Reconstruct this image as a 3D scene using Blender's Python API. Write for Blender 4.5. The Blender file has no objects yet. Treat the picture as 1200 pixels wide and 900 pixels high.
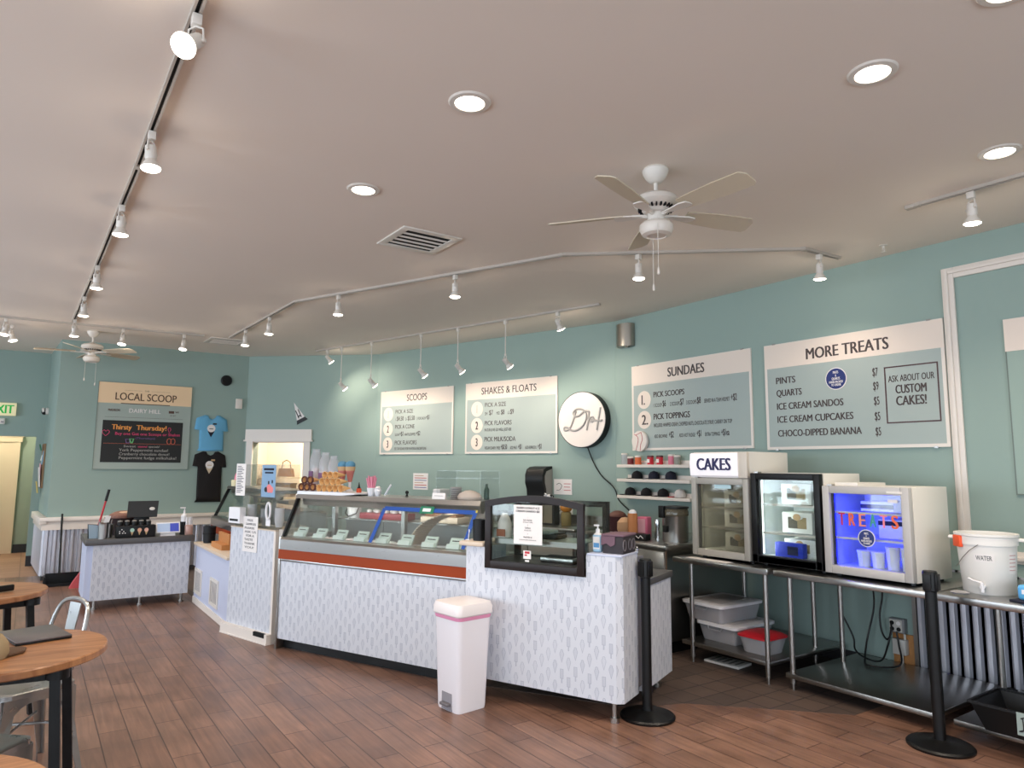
import bpy, bmesh, math, random
from mathutils import Vector, Matrix
random.seed(7)
scene = bpy.context.scene
COL = scene.collection
PI = math.pi

# ------------------------------------------------------------------ camera
FPX, PITCH, ROLL, YAW, EYE = 810.0, math.atan(97/810.0), 0.0075, math.radians(34.7), 1.6
_R = Vector((math.cos(YAW), -math.sin(YAW), 0)); _F0 = Vector((math.sin(YAW), math.cos(YAW), 0)); _Z = Vector((0, 0, 1))
_F = _F0*math.cos(PITCH) + _Z*math.sin(PITCH); _U = _Z*math.cos(PITCH) - _F0*math.sin(PITCH)
_ix = _R*math.cos(ROLL) + _U*math.sin(ROLL); _iy = _U*math.cos(ROLL) - _R*math.sin(ROLL)
cam_data = bpy.data.cameras.new('camera'); cam = bpy.data.objects.new('camera', cam_data); COL.objects.link(cam)
cam_data.sensor_fit = 'HORIZONTAL'; cam_data.sensor_width = 36.0; cam_data.lens = FPX/1200*36.0
cam_data.clip_start = 0.05; cam_data.clip_end = 200
cam.matrix_world = Matrix(((_ix.x, _iy.x, -_F.x, 0), (_ix.y, _iy.y, -_F.y, 0), (_ix.z, _iy.z, -_F.z, EYE), (0, 0, 0, 1)))
scene.camera = cam

# ------------------------------------------------------------------ colour management, world, daylight
vs = scene.view_settings
scene.display_settings.display_device = 'sRGB'
vs.view_transform = 'Standard'; vs.look = 'None'; vs.gamma = 1.0; vs.use_curve_mapping = False
vs.exposure = 0.2
scene.cycles.use_denoising = True
scene.cycles.max_bounces = 8; scene.cycles.diffuse_bounces = 4; scene.cycles.glossy_bounces = 4
scene.cycles.transmission_bounces = 6; scene.cycles.transparent_max_bounces = 16
scene.cycles.sample_clamp_indirect = 4.0
scene.cycles.caustics_reflective = False; scene.cycles.caustics_refractive = False
world = bpy.data.worlds.new('overcast_sky'); scene.world = world; world.use_nodes = True
world.node_tree.nodes['Background'].inputs[0].default_value = (0.62, 0.75, 0.95, 1)
world.node_tree.nodes['Background'].inputs[1].default_value = 1.2
def area(name, loc, target, sx, sy, power, col):
    l = bpy.data.lights.new(name, 'AREA'); l.shape = 'RECTANGLE'; l.size = sx; l.size_y = sy; l.energy = power; l.color = col
    o = bpy.data.objects.new(name, l); COL.objects.link(o); o.location = loc
    o.rotation_euler = (Vector(target)-Vector(loc)).to_track_quat('-Z', 'Y').to_euler(); return o
DAY = (0.80, 0.88, 1.0)
DAYP = 150
for i, (y0, y1) in enumerate(((-3.4, -0.4), (0.6, 3.6), (4.6, 7.6), (8.6, 11.6))):
    area('window_daylight', (-4.75, (y0+y1)/2, 1.75), (0, (y0+y1)/2, 1.6), y1-y0, 2.1, DAYP, DAY)
for i, (x0, x1) in enumerate(((-3.8, -0.8), (0.2, 3.2))):
    area('window_daylight', ((x0+x1)/2, -4.25, 1.75), ((x0+x1)/2, 0, 1.6), x1-x0, 2.1, DAYP*0.8, DAY)
CANW, TRACKW, PENDW = 75, 24, 22            # lamp powers
WARM = (1.0, 0.86, 0.70)

# ------------------------------------------------------------------ material helpers
def lin(c):
    c /= 255.0
    return c/12.92 if c <= 0.04045 else ((c+0.055)/1.055)**2.4
def rgb(*c): return tuple(lin(v) for v in c)+(1.0,)
_mats = {}
def mat(name, c, rough=0.5, metal=0.0, emit=0.0, spec=0.5, noise=0.0, nscale=8.0, alpha=1.0, coat=0.0):
    if name in _mats: return _mats[name]
    m = bpy.data.materials.new(name); m.use_nodes = True; nt = m.node_tree; b = nt.nodes['Principled BSDF']
    col = rgb(*c)
    b.inputs['Base Color'].default_value = col; b.inputs['Roughness'].default_value = rough; b.inputs['Metallic'].default_value = metal
    b.inputs['Specular IOR Level'].default_value = spec
    if coat: b.inputs['Coat Weight'].default_value = coat
    if emit:
        b.inputs['Emission Color'].default_value = col; b.inputs['Emission Strength'].default_value = emit
    if alpha < 1: b.inputs['Alpha'].default_value = alpha
    if noise:
        tc = nt.nodes.new('ShaderNodeTexCoord'); n = nt.nodes.new('ShaderNodeTexNoise'); n.inputs['Scale'].default_value = nscale; n.inputs['Detail'].default_value = 4
        r = nt.nodes.new('ShaderNodeMapRange'); r.inputs['To Min'].default_value = 1-noise; r.inputs['To Max'].default_value = 1+noise
        mx = nt.nodes.new('ShaderNodeVectorMath'); mx.operation = 'SCALE'; mx.inputs[0].default_value = col[:3]
        nt.links.new(tc.outputs['Object'], n.inputs['Vector']); nt.links.new(n.outputs['Fac'], r.inputs['Value'])
        nt.links.new(r.outputs['Result'], mx.inputs['Scale']); nt.links.new(mx.outputs['Vector'], b.inputs['Base Color'])
        r2 = nt.nodes.new('ShaderNodeMapRange'); r2.inputs['To Min'].default_value = max(0.03, rough-0.08); r2.inputs['To Max'].default_value = min(1, rough+0.08)
        nt.links.new(n.outputs['Fac'], r2.inputs['Value']); nt.links.new(r2.outputs['Result'], b.inputs['Roughness'])
    _mats[name] = m; return m
def glass_mat(name, tint=(255, 255, 255), refl=0.08, haze=0.0, hazecol=(230, 235, 235)):
    if name in _mats: return _mats[name]
    m = bpy.data.materials.new(name); m.use_nodes = True; nt = m.node_tree; nt.nodes.clear()
    out = nt.nodes.new('ShaderNodeOutputMaterial'); t = nt.nodes.new('ShaderNodeBsdfTransparent'); g = nt.nodes.new('ShaderNodeBsdfGlossy')
    t.inputs['Color'].default_value = rgb(*tint); g.inputs['Roughness'].default_value = 0.03
    fr = nt.nodes.new('ShaderNodeLayerWeight'); fr.inputs['Blend'].default_value = 0.35
    mr = nt.nodes.new('ShaderNodeMapRange'); mr.inputs['To Min'].default_value = refl*0.5; mr.inputs['To Max'].default_value = min(1, refl*4)
    mx = nt.nodes.new('ShaderNodeMixShader')
    nt.links.new(fr.outputs['Fresnel'], mr.inputs['Value']); nt.links.new(mr.outputs['Result'], mx.inputs['Fac'])
    nt.links.new(t.outputs[0], mx.inputs[1]); nt.links.new(g.outputs[0], mx.inputs[2])
    last = mx
    if haze:
        d = nt.nodes.new('ShaderNodeBsdfDiffuse'); d.inputs['Color'].default_value = rgb(*hazecol)
        m2 = nt.nodes.new('ShaderNodeMixShader'); m2.inputs['Fac'].default_value = haze
        nt.links.new(mx.outputs[0], m2.inputs[1]); nt.links.new(d.outputs[0], m2.inputs[2]); last = m2
    nt.links.new(last.outputs[0], out.inputs['Surface']); _mats[name] = m; return m

class NE:                                   # tiny expression builder for Math nodes
    nt = None
    def __init__(s, sock): s.s = sock
    @staticmethod
    def op(o, *a):
        n = NE.nt.nodes.new('ShaderNodeMath'); n.operation = o
        for i, v in enumerate(a):
            if isinstance(v, NE): NE.nt.links.new(v.s, n.inputs[i])
            else: n.inputs[i].default_value = v
        return NE(n.outputs[0])
    def __add__(s, o): return NE.op('ADD', s, o)
    def __sub__(s, o): return NE.op('SUBTRACT', s, o)
    def __rsub__(s, o): return NE.op('SUBTRACT', o, s)
    def __mul__(s, o): return NE.op('MULTIPLY', s, o)
    def __truediv__(s, o): return NE.op('DIVIDE', s, o)
    __radd__ = __add__; __rmul__ = __mul__
def nabs(a): return NE.op('ABSOLUTE', a)
def nmax(a, b): return NE.op('MAXIMUM', a, b)
def nmin(a, b): return NE.op('MINIMUM', a, b)
def nfloor(a): return NE.op('FLOOR', a)
def nlt(a, b): return NE.op('LESS_THAN', a, b)
def ngt(a, b): return NE.op('GREATER_THAN', a, b)
def nsqrt(a): return NE.op('SQRT', a)

def cone_paper():                           # pale panel printed with rows of small grey cones and ice pops
    m = bpy.data.materials.new('printed_cone_panel'); m.use_nodes = True; nt = m.node_tree; NE.nt = nt
    b = nt.nodes['Principled BSDF']; b.inputs['Roughness'].default_value = 0.42
    uv = nt.nodes.new('ShaderNodeTexCoord'); sp = nt.nodes.new('ShaderNodeSeparateXYZ'); nt.links.new(uv.outputs['UV'], sp.inputs[0])
    u, v = NE(sp.outputs[0])*1.12, NE(sp.outputs[1])*1.12
    CW, CH = 0.056, 0.142
    ci = nfloor(u/CW); x = u - (ci+0.5)*CW
    odd = ci - nfloor(ci*0.5)*2.0
    v2 = v + odd*(CH*0.5) + NE.op('SINE', ci*7.3)*0.02
    ri = nfloor(v2/CH); y = v2 - (ri+0.5)*CH
    wn = nt.nodes.new('ShaderNodeTexWhiteNoise'); wn.noise_dimensions = '2D'
    cb = nt.nodes.new('ShaderNodeCombineXYZ'); nt.links.new(ci.s, cb.inputs[0]); nt.links.new(ri.s, cb.inputs[1]); nt.links.new(cb.outputs[0], wn.inputs['Vector'])
    rnd = NE(wn.outputs['Value'])
    ax = nabs(x)
    d_cone = nmax(ax - (y+0.052)*0.30, y - 0.004)
    d_ball = nsqrt(x*x + (y-0.010)*(y-0.010)) - 0.0165
    d_soft = nsqrt(x*x + (y-0.030)*(y-0.030)) - 0.010
    d1 = nmin(nmin(d_cone, d_ball), d_soft)
    d_bar = nmax(ax - 0.0125, nabs(y-0.010) - 0.033)
    d_stick = nmax(ax - 0.0035, nabs(y+0.038) - 0.016)
    d2 = nmin(d_bar, d_stick)
    pick = ngt(rnd, 0.68)
    d = d1*(1.0-pick) + d2*pick
    outline = nlt(nabs(d), 0.0017)
    fill = nlt(d, 0.0)
    hatch = nlt(NE.op('SINE', (u+v)*900.0), -0.2)*fill
    speck = nlt(nsqrt(x*x+(y-0.074)*(y-0.074)), 0.004)*ngt(rnd, 0.5)
    f = nmin(outline*0.5 + fill*(rnd*0.22+0.04) + hatch*0.12 + speck*0.5, 1.0)
    mx = nt.nodes.new('ShaderNodeMix'); mx.data_type = 'RGBA'
    mx.inputs[6].default_value = rgb(209, 211, 218); mx.inputs[7].default_value = rgb(140, 146, 164)
    nt.links.new(f.s, mx.inputs[0]); nt.links.new(mx.outputs[2], b.inputs['Base Color'])
    return m

def wood_floor():
    m = bpy.data.materials.new('wood_look_plank_tile'); m.use_nodes = True; nt = m.node_tree
    b = nt.nodes['Principled BSDF']
    tc = nt.nodes.new('ShaderNodeTexCoord'); sp = nt.nodes.new('ShaderNodeSeparateXYZ'); cb = nt.nodes.new('ShaderNodeCombineXYZ')
    nt.links.new(tc.outputs['Object'], sp.inputs[0]); nt.links.new(sp.outputs[1], cb.inputs[0]); nt.links.new(sp.outputs[0], cb.inputs[1])
    br = nt.nodes.new('ShaderNodeTexBrick'); nt.links.new(cb.outputs[0], br.inputs['Vector'])
    br.inputs['Scale'].default_value = 1.0; br.inputs['Brick Width'].default_value = 0.62; br.inputs['Row Height'].default_value = 0.152
    br.inputs['Mortar Size'].default_value = 0.0035; br.inputs['Mortar Smooth'].default_value = 0.2; br.offset = 0.37; br.offset_frequency = 2; br.inputs['Bias'].default_value = 0.0
    br.inputs['Color1'].default_value = rgb(134, 101, 84); br.inputs['Color2'].default_value = rgb(117, 86, 71); br.inputs['Mortar'].default_value = rgb(70, 48, 40)
    st = nt.nodes.new('ShaderNodeVectorMath'); st.operation = 'MULTIPLY'; st.inputs[1].default_value = (1.6, 22, 1)
    nt.links.new(cb.outputs[0], st.inputs[0])
    n = nt.nodes.new('ShaderNodeTexNoise'); n.inputs['Scale'].default_value = 1.5; n.inputs['Detail'].default_value = 6; n.inputs['Distortion'].default_value = 0.6
    nt.links.new(st.outputs[0], n.inputs['Vector'])
    n2 = nt.nodes.new('ShaderNodeTexNoise'); n2.inputs['Scale'].default_value = 3.3; n2.inputs['Detail'].default_value = 3; nt.links.new(cb.outputs[0], n2.inputs['Vector'])
    r = nt.nodes.new('ShaderNodeMapRange'); r.inputs['From Min'].default_value = 0.3; r.inputs['From Max'].default_value = 0.7; r.inputs['To Min'].default_value = 0.78; r.inputs['To Max'].default_value = 1.2
    nt.links.new(n.outputs['Fac'], r.inputs['Value'])
    r2 = nt.nodes.new('ShaderNodeMapRange'); r2.inputs['From Min'].default_value = 0.35; r2.inputs['From Max'].default_value = 0.65; r2.inputs['To Min'].default_value = 0.82; r2.inputs['To Max'].default_value = 1.18
    nt.links.new(n2.outputs['Fac'], r2.inputs['Value'])
    m1 = nt.nodes.new('ShaderNodeMath'); m1.operation = 'MULTIPLY'; nt.links.new(r.outputs[0], m1.inputs[0]); nt.links.new(r2.outputs[0], m1.inputs[1])
    sc = nt.nodes.new('ShaderNodeVectorMath'); sc.operation = 'SCALE'; nt.links.new(br.outputs['Color'], sc.inputs[0]); nt.links.new(m1.outputs[0], sc.inputs['Scale'])
    nt.links.new(sc.outputs[0], b.inputs['Base Color'])
    rr = nt.nodes.new('ShaderNodeMapRange'); rr.inputs['To Min'].default_value = 0.26; rr.inputs['To Max'].default_value = 0.42; nt.links.new(n2.outputs['Fac'], rr.inputs['Value'])
    nt.links.new(rr.outputs[0], b.inputs['Roughness'])
    bp = nt.nodes.new('ShaderNodeBump'); bp.inputs['Strength'].default_value = 0.25; bp.inputs['Distance'].default_value = 0.004; bp.invert = True
    nt.links.new(br.outputs['Fac'], bp.inputs['Height']); nt.links.new(bp.outputs[0], b.inputs['Normal'])
    return m
def grid_tile(name, c1, c2, grout, size, rough=0.6):
    m = bpy.data.materials.new(name); m.use_nodes = True; nt = m.node_tree; b = nt.nodes['Principled BSDF']
    tc = nt.nodes.new('ShaderNodeTexCoord'); br = nt.nodes.new('ShaderNodeTexBrick'); nt.links.new(tc.outputs['Object'], br.inputs['Vector'])
    br.offset = 0.0; br.inputs['Scale'].default_value = 1; br.inputs['Brick Width'].default_value = size; br.inputs['Row Height'].default_value = size
    br.inputs['Mortar Size'].default_value = 0.005; br.inputs['Color1'].default_value = rgb(*c1); br.inputs['Color2'].default_value = rgb(*c2); br.inputs['Mortar'].default_value = rgb(*grout)
    nt.links.new(br.outputs['Color'], b.inputs['Base Color']); b.inputs['Roughness'].default_value = rough
    return m
def table_wood():
    m = bpy.data.materials.new('butcher_block_oak'); m.use_nodes = True; nt = m.node_tree; b = nt.nodes['Principled BSDF']
    tc = nt.nodes.new('ShaderNodeTexCoord'); st = nt.nodes.new('ShaderNodeVectorMath'); st.operation = 'MULTIPLY'; st.inputs[1].default_value = (2.0, 16, 2)
    nt.links.new(tc.outputs['Object'], st.inputs[0])
    n = nt.nodes.new('ShaderNodeTexNoise'); n.inputs['Scale'].default_value = 1.6; n.inputs['Detail'].default_value = 7; n.inputs['Distortion'].default_value = 1.0
    nt.links.new(st.outputs[0], n.inputs['Vector'])
    cr = nt.nodes.new('ShaderNodeValToRGB'); cr.color_ramp.elements[0].position = 0.3; cr.color_ramp.elements[1].position = 0.72
    cr.color_ramp.elements[0].color = rgb(138, 88, 54); cr.color_ramp.elements[1].color = rgb(190, 136, 92)
    nt.links.new(n.outputs['Fac'], cr.inputs[0]); nt.links.new(cr.outputs[0], b.inputs['Base Color']); b.inputs['Roughness'].default_value = 0.38
    return m
def brushed(name, c, rough):                # stainless sheet with fine vertical brushing
    m = bpy.data.materials.new(name); m.use_nodes = True; nt = m.node_tree; b = nt.nodes['Principled BSDF']
    b.inputs['Base Color'].default_value = rgb(*c); b.inputs['Metallic'].default_value = 1.0
    tc = nt.nodes.new('ShaderNodeTexCoord'); st = nt.nodes.new('ShaderNodeVectorMath'); st.operation = 'MULTIPLY'; st.inputs[1].default_value = (3, 3, 160)
    nt.links.new(tc.outputs['Object'], st.inputs[0]); n = nt.nodes.new('ShaderNodeTexNoise'); n.inputs['Scale'].default_value = 2; nt.links.new(st.outputs[0], n.inputs['Vector'])
    r = nt.nodes.new('ShaderNodeMapRange'); r.inputs['To Min'].default_value = rough-0.02; r.inputs['To Max'].default_value = rough+0.03
    nt.links.new(n.outputs['Fac'], r.inputs['Value']); nt.links.new(r.outputs[0], b.inputs['Roughness'])
    return m

TEAL = mat('teal_wall_paint', (148, 168, 160), 0.75, noise=0.02, nscale=2)
CEIL = mat('ceiling_paint', (236, 224, 212), 0.9, noise=0.015, nscale=1.2)
FLOOR = wood_floor()
QUARRY = grid_tile('dark_quarry_tile', (88, 72, 64), (74, 61, 55), (46, 38, 36), 0.2)
TANTILE = grid_tile('tan_entry_tile', (176, 134, 106), (164, 122, 96), (128, 96, 80), 0.3)
CONE = cone_paper()
OAK = table_wood()
STEEL = brushed('brushed_stainless', (172, 169, 165), 0.28)
STEELD = brushed('dull_stainless', (158, 155, 150), 0.3)
GALV = mat('galvanised_steel', (206, 206, 214), 0.34, 0.6, noise=0.04, nscale=14)
TRIM = mat('white_trim_paint', (232, 222, 212), 0.45)
WHITE = mat('white_enamel', (226, 220, 212), 0.4)
PLASTIC = mat('white_plastic', (236, 234, 236), 0.38)
BLACK = mat('black_plastic', (11, 11, 12), 0.45, spec=0.35)
BLACKM = mat('black_powder_coat', (10, 10, 11), 0.4, spec=0.35)
RUBBER = mat('dark_rubber_base', (44, 42, 44), 0.6)
DARKV = mat('deep_shadow_black', (10, 10, 10), 0.9)
DARKWOOD = mat('espresso_frame', (33, 23, 20), 0.42, spec=0.3)
GREYLAM = mat('grey_laminate', (84, 82, 82), 0.4)
BEIGE = mat('beige_laminate', (214, 196, 176), 0.45)
PALEBLUE = mat('pale_blue_panel', (198, 204, 226), 0.45)
RUST = mat('rust_orange_band', (150, 60, 22), 0.5, spec=0.2)
SIGNCREAM = mat('sign_cream', (236, 220, 206), 0.55)
SIGNBODY = mat('sign_grey_green', (168, 179, 174), 0.55)
SIGNTEXT = mat('sign_brown_ink', (74, 62, 60), 0.6)
CHALK = mat('chalkboard_black', (22, 23, 22), 0.6)
PAPER = mat('white_paper', (236, 230, 226), 0.7)
INK = mat('black_ink', (34, 32, 34), 0.7)
GLASS = glass_mat('clear_glass', (248, 251, 249), 0.06)
ACRYL = glass_mat('clear_acrylic', (251, 252, 252), 0.05, 0.012)
MILKY = glass_mat('frosted_clear_plastic', (246, 246, 248), 0.05, 0.30, (232, 230, 232))
BULB = mat('lit_bulb_face', (255, 244, 226), 0.5, emit=7.0)
FIXT = mat('white_fixture', (222, 214, 204), 0.4)
RAILM = mat('track_rail_white', (186, 176, 165), 0.5)
CORD = mat('black_cord', (14, 14, 14), 0.5)
NAVY = mat('navy_fabric', (24, 26, 44), 0.85)
KRAFT = mat('kraft_paper', (196, 164, 122), 0.8)
CONEW = mat('waffle_cone', (230, 184, 124), 0.7, noise=0.12, nscale=60)
CHOC = mat('chocolate_dip', (92, 50, 42), 0.5)
PINK = mat('pink_paper', (232, 150, 170), 0.6)
RED = mat('red_plastic', (186, 32, 44), 0.4)
BLUE = mat('sky_blue_cloth', (104, 170, 206), 0.85)
BLACKCLOTH = mat('black_cloth', (22, 17, 17), 0.9)
TAPE = mat('blue_tape', (26, 76, 158), 0.5)
GREEN = mat('green_card', (30, 118, 84), 0.6)
BROWN = mat('brown_box', (74, 54, 56), 0.7)
WARMWALL = mat('cream_back_room_paint', (240, 226, 208), 0.8)
DOORCREAM = mat('cream_door_paint', (236, 208, 172), 0.5)
CHROME = mat('chrome', (210, 210, 210), 0.15, 1.0)

# ------------------------------------------------------------------ mesh helpers
class MB:
    def __init__(s): s.v = []; s.f = []; s.m = []; s.k = 0; s.T = None
    def add(s, vs, fs):
        n = len(s.v)
        s.v += [tuple(s.T @ Vector(p)) if s.T else tuple(p) for p in vs]
        s.f += [tuple(i+n for i in f) for f in fs]; s.m += [s.k]*len(fs); return s
    def box(s, x0, x1, y0, y1, z0, z1, bev=0.0, seg=2):
        if bev <= 0:
            vs = [(x, y, z) for z in (z0, z1) for y in (y0, y1) for x in (x0, x1)]
            return s.add(vs, [(0, 2, 3, 1), (4, 5, 7, 6), (0, 1, 5, 4), (2, 6, 7, 3), (0, 4, 6, 2), (1, 3, 7, 5)])
        bm = bmesh.new(); bmesh.ops.create_cube(bm, size=1.0)
        for v in bm.verts: v.co = Vector(((x0+x1)/2+v.co.x*(x1-x0), (y0+y1)/2+v.co.y*(y1-y0), (z0+z1)/2+v.co.z*(z1-z0)))
        bmesh.ops.bevel(bm, geom=list(bm.edges), offset=bev, segments=seg, affect='EDGES', profile=0.5)
        bm.verts.index_update(); s.add([v.co[:] for v in bm.verts], [[v.index for v in f.verts] for f in bm.faces]); bm.free(); return s
    def cyl(s, p, q, r0, r1=None, n=16, cap=True):
        r1 = r0 if r1 is None else r1; p = Vector(p); q = Vector(q); d = (q-p).normalized()
        a = d.orthogonal().normalized(); b = d.cross(a); vs = []
        for c, r in ((p, r0), (q, r1)):
            for i in range(n):
                t = 2*PI*i/n; vs.append(c + a*math.cos(t)*r + b*math.sin(t)*r)
        fs = [(i, (i+1) % n, n+(i+1) % n, n+i) for i in range(n)]
        if cap: fs += [tuple(range(n-1, -1, -1)), tuple(range(n, 2*n))]
        return s.add(vs, fs)
    def lathe(s, prof, c=(0, 0, 0), n=24, axis=None, cap=True):
        M = Vector(axis).to_track_quat('Z', 'Y').to_matrix() if axis else Matrix.Identity(3); vs = []
        for r, z in prof:
            for i in range(n):
                t = 2*PI*i/n; vs.append(Vector(c) + M @ Vector((r*math.cos(t), r*math.sin(t), z)))
        fs = []
        for k in range(len(prof)-1):
            for i in range(n): fs.append((k*n+i, k*n+(i+1) % n, (k+1)*n+(i+1) % n, (k+1)*n+i))
        if cap: fs += [tuple(range(n-1, -1, -1)), tuple(range((len(prof)-1)*n, len(prof)*n))]
        return s.add(vs, fs)
    def tube(s, pts, r, n=8, closed=False):
        P = [Vector(p) for p in pts]; N = len(P); vs = []; up = None
        for i in range(N):
            if closed: d = P[(i+1) % N]-P[i-1]
            else: d = P[min(i+1, N-1)]-P[max(i-1, 0)]
            d.normalize()
            if up is None: up = d.orthogonal().normalized()
            up = (up-d*up.dot(d)); up = up.normalized() if up.length > 1e-6 else d.orthogonal().normalized()
            w = d.cross(up)
            for k in range(n):
                t = 2*PI*k/n; vs.append(P[i]+up*math.cos(t)*r+w*math.sin(t)*r)
        fs = []
        for i in range(N if closed else N-1):
            j = (i+1) % N
            for k in range(n): fs.append((i*n+k, i*n+(k+1) % n, j*n+(k+1) % n, j*n+k))
        if not closed: fs += [tuple(range(n-1, -1, -1)), tuple(range((N-1)*n, N*n))]
        return s.add(vs, fs)
    def prism(s, poly, axis, a, b):          # polygon in the plane across 'axis', extruded from a to b
        mk = {'x': lambda p, t: (t, p[0], p[1]), 'y': lambda p, t: (p[0], t, p[1]), 'z': lambda p, t: (p[0], p[1], t)}[axis]
        n = len(poly); vs = [mk(p, a) for p in poly]+[mk(p, b) for p in poly]
        return s.add(vs, [tuple(range(n-1, -1, -1)), tuple(range(n, 2*n))]+[(i, (i+1) % n, n+(i+1) % n, n+i) for i in range(n)])
    def ball(s, c, r, u=16, w=10):
        rx, ry, rz = (r, r, r) if not isinstance(r, tuple) else r; vs = [(c[0], c[1], c[2]+rz)]
        for j in range(1, w):
            ph = PI*j/w
            for i in range(u):
                t = 2*PI*i/u; vs.append((c[0]+rx*math.sin(ph)*math.cos(t), c[1]+ry*math.sin(ph)*math.sin(t), c[2]+rz*math.cos(ph)))
        vs.append((c[0], c[1], c[2]-rz)); fs = [(0, 1+i, 1+(i+1) % u) for i in range(u)]
        for j in range(w-2):
            for i in range(u): fs.append((1+j*u+i, 1+(j+1)*u+i, 1+(j+1)*u+(i+1) % u, 1+j*u+(i+1) % u))
        L = len(vs)-1; fs += [(L, 1+(w-2)*u+(i+1) % u, 1+(w-2)*u+i) for i in range(u)]
        return s.add(vs, fs)
    def build(s, name, mats, parent=None, loc=None, rz=0.0, sharp=35):
        me = bpy.data.meshes.new(name); me.from_pydata(s.v, [], s.f)
        mats = mats if isinstance(mats, (list, tuple)) else [mats]
        for m in mats: me.materials.append(m)
        me.polygons.foreach_set('material_index', s.m)
        bm = bmesh.new(); bm.from_mesh(me); bmesh.ops.recalc_face_normals(bm, faces=bm.faces)
        uv = bm.loops.layers.uv.new('UVMap')
        for f in bm.faces:
            nn = f.normal
            if abs(nn.z) > 0.7: t = Vector((1, 0, 0)); w = Vector((0, 1, 0))
            else: t = Vector((-nn.y, nn.x, 0)).normalized(); w = Vector((0, 0, 1))
            for l in f.loops: l[uv].uv = (l.vert.co.dot(t), l.vert.co.dot(w))
            f.smooth = True
        bm.to_mesh(me); bm.free(); me.set_sharp_from_angle(angle=math.radians(sharp))
        o = bpy.data.objects.new(name, me); COL.objects.link(o)
        if parent: o.parent = parent
        if loc: o.location = loc
        if rz: o.rotation_euler = (0, 0, rz)
        return o
def tag(o, label, cat, group=None, kind=None):
    o['label'] = label; o['category'] = cat
    if group: o['group'] = group
    if kind: o['kind'] = kind
    return o
def thing(name, label, cat, loc=(0, 0, 0), rz=0.0, group=None):
    o = bpy.data.objects.new(name, None); COL.objects.link(o); o.empty_display_size = 0.1
    o.location = loc; o.rotation_euler = (0, 0, rz); return tag(o, label, cat, group)
def struct(o):
    o['kind'] = 'structure'; return o
def bx(*a, **k): return MB().box(*a, **k)
ORD = ['first', 'second', 'third', 'fourth', 'fifth', 'sixth', 'seventh', 'eighth', 'ninth', 'tenth']
_glyph = {}
def glyphs(s, bold):
    if (s, bold) in _glyph: return _glyph[(s, bold)]
    c = bpy.data.curves.new('lettering', 'FONT'); c.body = s; c.size = 1.0; c.offset = bold; c.resolution_u = 3; c.extrude = 0.0
    o = bpy.data.objects.new('lettering', c); COL.objects.link(o)
    me = bpy.data.meshes.new_from_object(o.evaluated_get(bpy.context.evaluated_depsgraph_get()))
    r = ([v.co.copy() for v in me.vertices], [tuple(p.vertices) for p in me.polygons])
    bpy.data.objects.remove(o); bpy.data.curves.remove(c); bpy.data.meshes.remove(me)
    _glyph[(s, bold)] = r; return r
CAPH = max(v.y for v in glyphs('H', 0)[0])
def write(mb, s, x0, z, cap, x1=None, align='l', cond=0.62, bold=0.026, y=0.0, th=0.0012, slope=0.0):
    """lettering in the local x-z plane, facing -y; x1 given: stretched to end there"""
    fat = bold > .04; heavy = bold > .008; bold = 0.0
    vs, fs = glyphs(s, bold)
    if not vs: return mb
    mn = min(v.x for v in vs); mxx = max(v.x for v in vs); k = cap/CAPH
    kx = (x1-x0)/(mxx-mn) if x1 is not None else k*cond
    w = (mxx-mn)*kx; off = x0 - (0 if align == 'l' or x1 is not None else w/2)
    dx = cap*(0.062 if fat else 0.042 if heavy else 0.018 if cap > .05 else 0.009); kx -= 2*dx/(mxx-mn)
    for j in (-1, 0, 1):   # heavy strokes: the outline laid thrice, a hair apart
        mb.add([(off+dx+j*dx+(v.x-mn)*kx, y-th-(j+1)*.00015, z+v.y*k) for v in vs], fs)
    return mb

class Lines:                                # every line of lettering becomes a part of its own
    def __init__(s): s.l = []
    def box(s, *a): s.l.append(MB().box(*a)); return s
    def build(s, name, m, parent):
        for b in s.l: b.build(name, m, parent)
_write = write
def write(mb, *a, **k):
    if isinstance(mb, Lines): mb.l.append(_write(MB(), *a, **k)); return mb
    return _write(mb, *a, **k)

# ================================================================== THE SETTING
CH = 3.37
C1 = (5.74, 6.1); C2 = (4.47, 10.2); C3 = (2.85, 11.72)      # corners of the faceted back wall
A2 = math.atan2(C1[1]-C2[1], C1[0]-C2[0]); L2 = math.dist(C1, C2)
A3 = math.atan2(C2[1]-C3[1], C2[0]-C3[0]); L3 = math.dist(C2, C3)
struct(MB().prism([(-4.6, -4.1), (5.9, -4.1), (5.9, 6.1), (4.6, 10.3), (2.9, 11.9), (1.8, 13.6), (-4.6, 13.6)], 'z', -0.1, 0.0).build('floor', FLOOR))
struct(MB().prism([(1.75, 9.0), (1.95, 6.5), (2.85, 4.5), (3.45, 3.52), (3.80, 3.40), (4.33, 2.87), (4.57, 2.62), (5.74, 2.60), (5.74, 6.1), (4.47, 10.2), (2.85, 11.72), (1.75, 11.72)], 'z', -0.02, 0.002).build('floor_kitchen', QUARRY))
struct(MB().box(-1.6, 0.35, 12.2, 15.6, -0.02, 0.002).build('floor_entry', TANTILE))
struct(MB().prism([(-4.7, -4.2), (5.95, -4.2), (5.95, 6.1), (4.7, 10.3), (3.4, 13.6), (3.0, 16), (-4.7, 16)], 'z', CH, CH+0.12).build('ceiling', CEIL))
struct(bx(0, 10.2, 0, 0.16, 0, CH).build('wall_right', TEAL, loc=(5.74, 6.1, 0), rz=-PI/2))
struct(bx(0, L2, 0, 0.16, 0, CH).build('wall_back_right', TEAL, loc=(*C2, 0), rz=A2))
struct(bx(0, 0.15, 0, 0.16, 0, CH).box(1.02, L3, 0, 0.16, 0, CH).box(0.15, 1.02, 0, 0.16, 1.99, CH).build('wall_back_corner', TEAL, loc=(*C3, 0), rz=A3))
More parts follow.
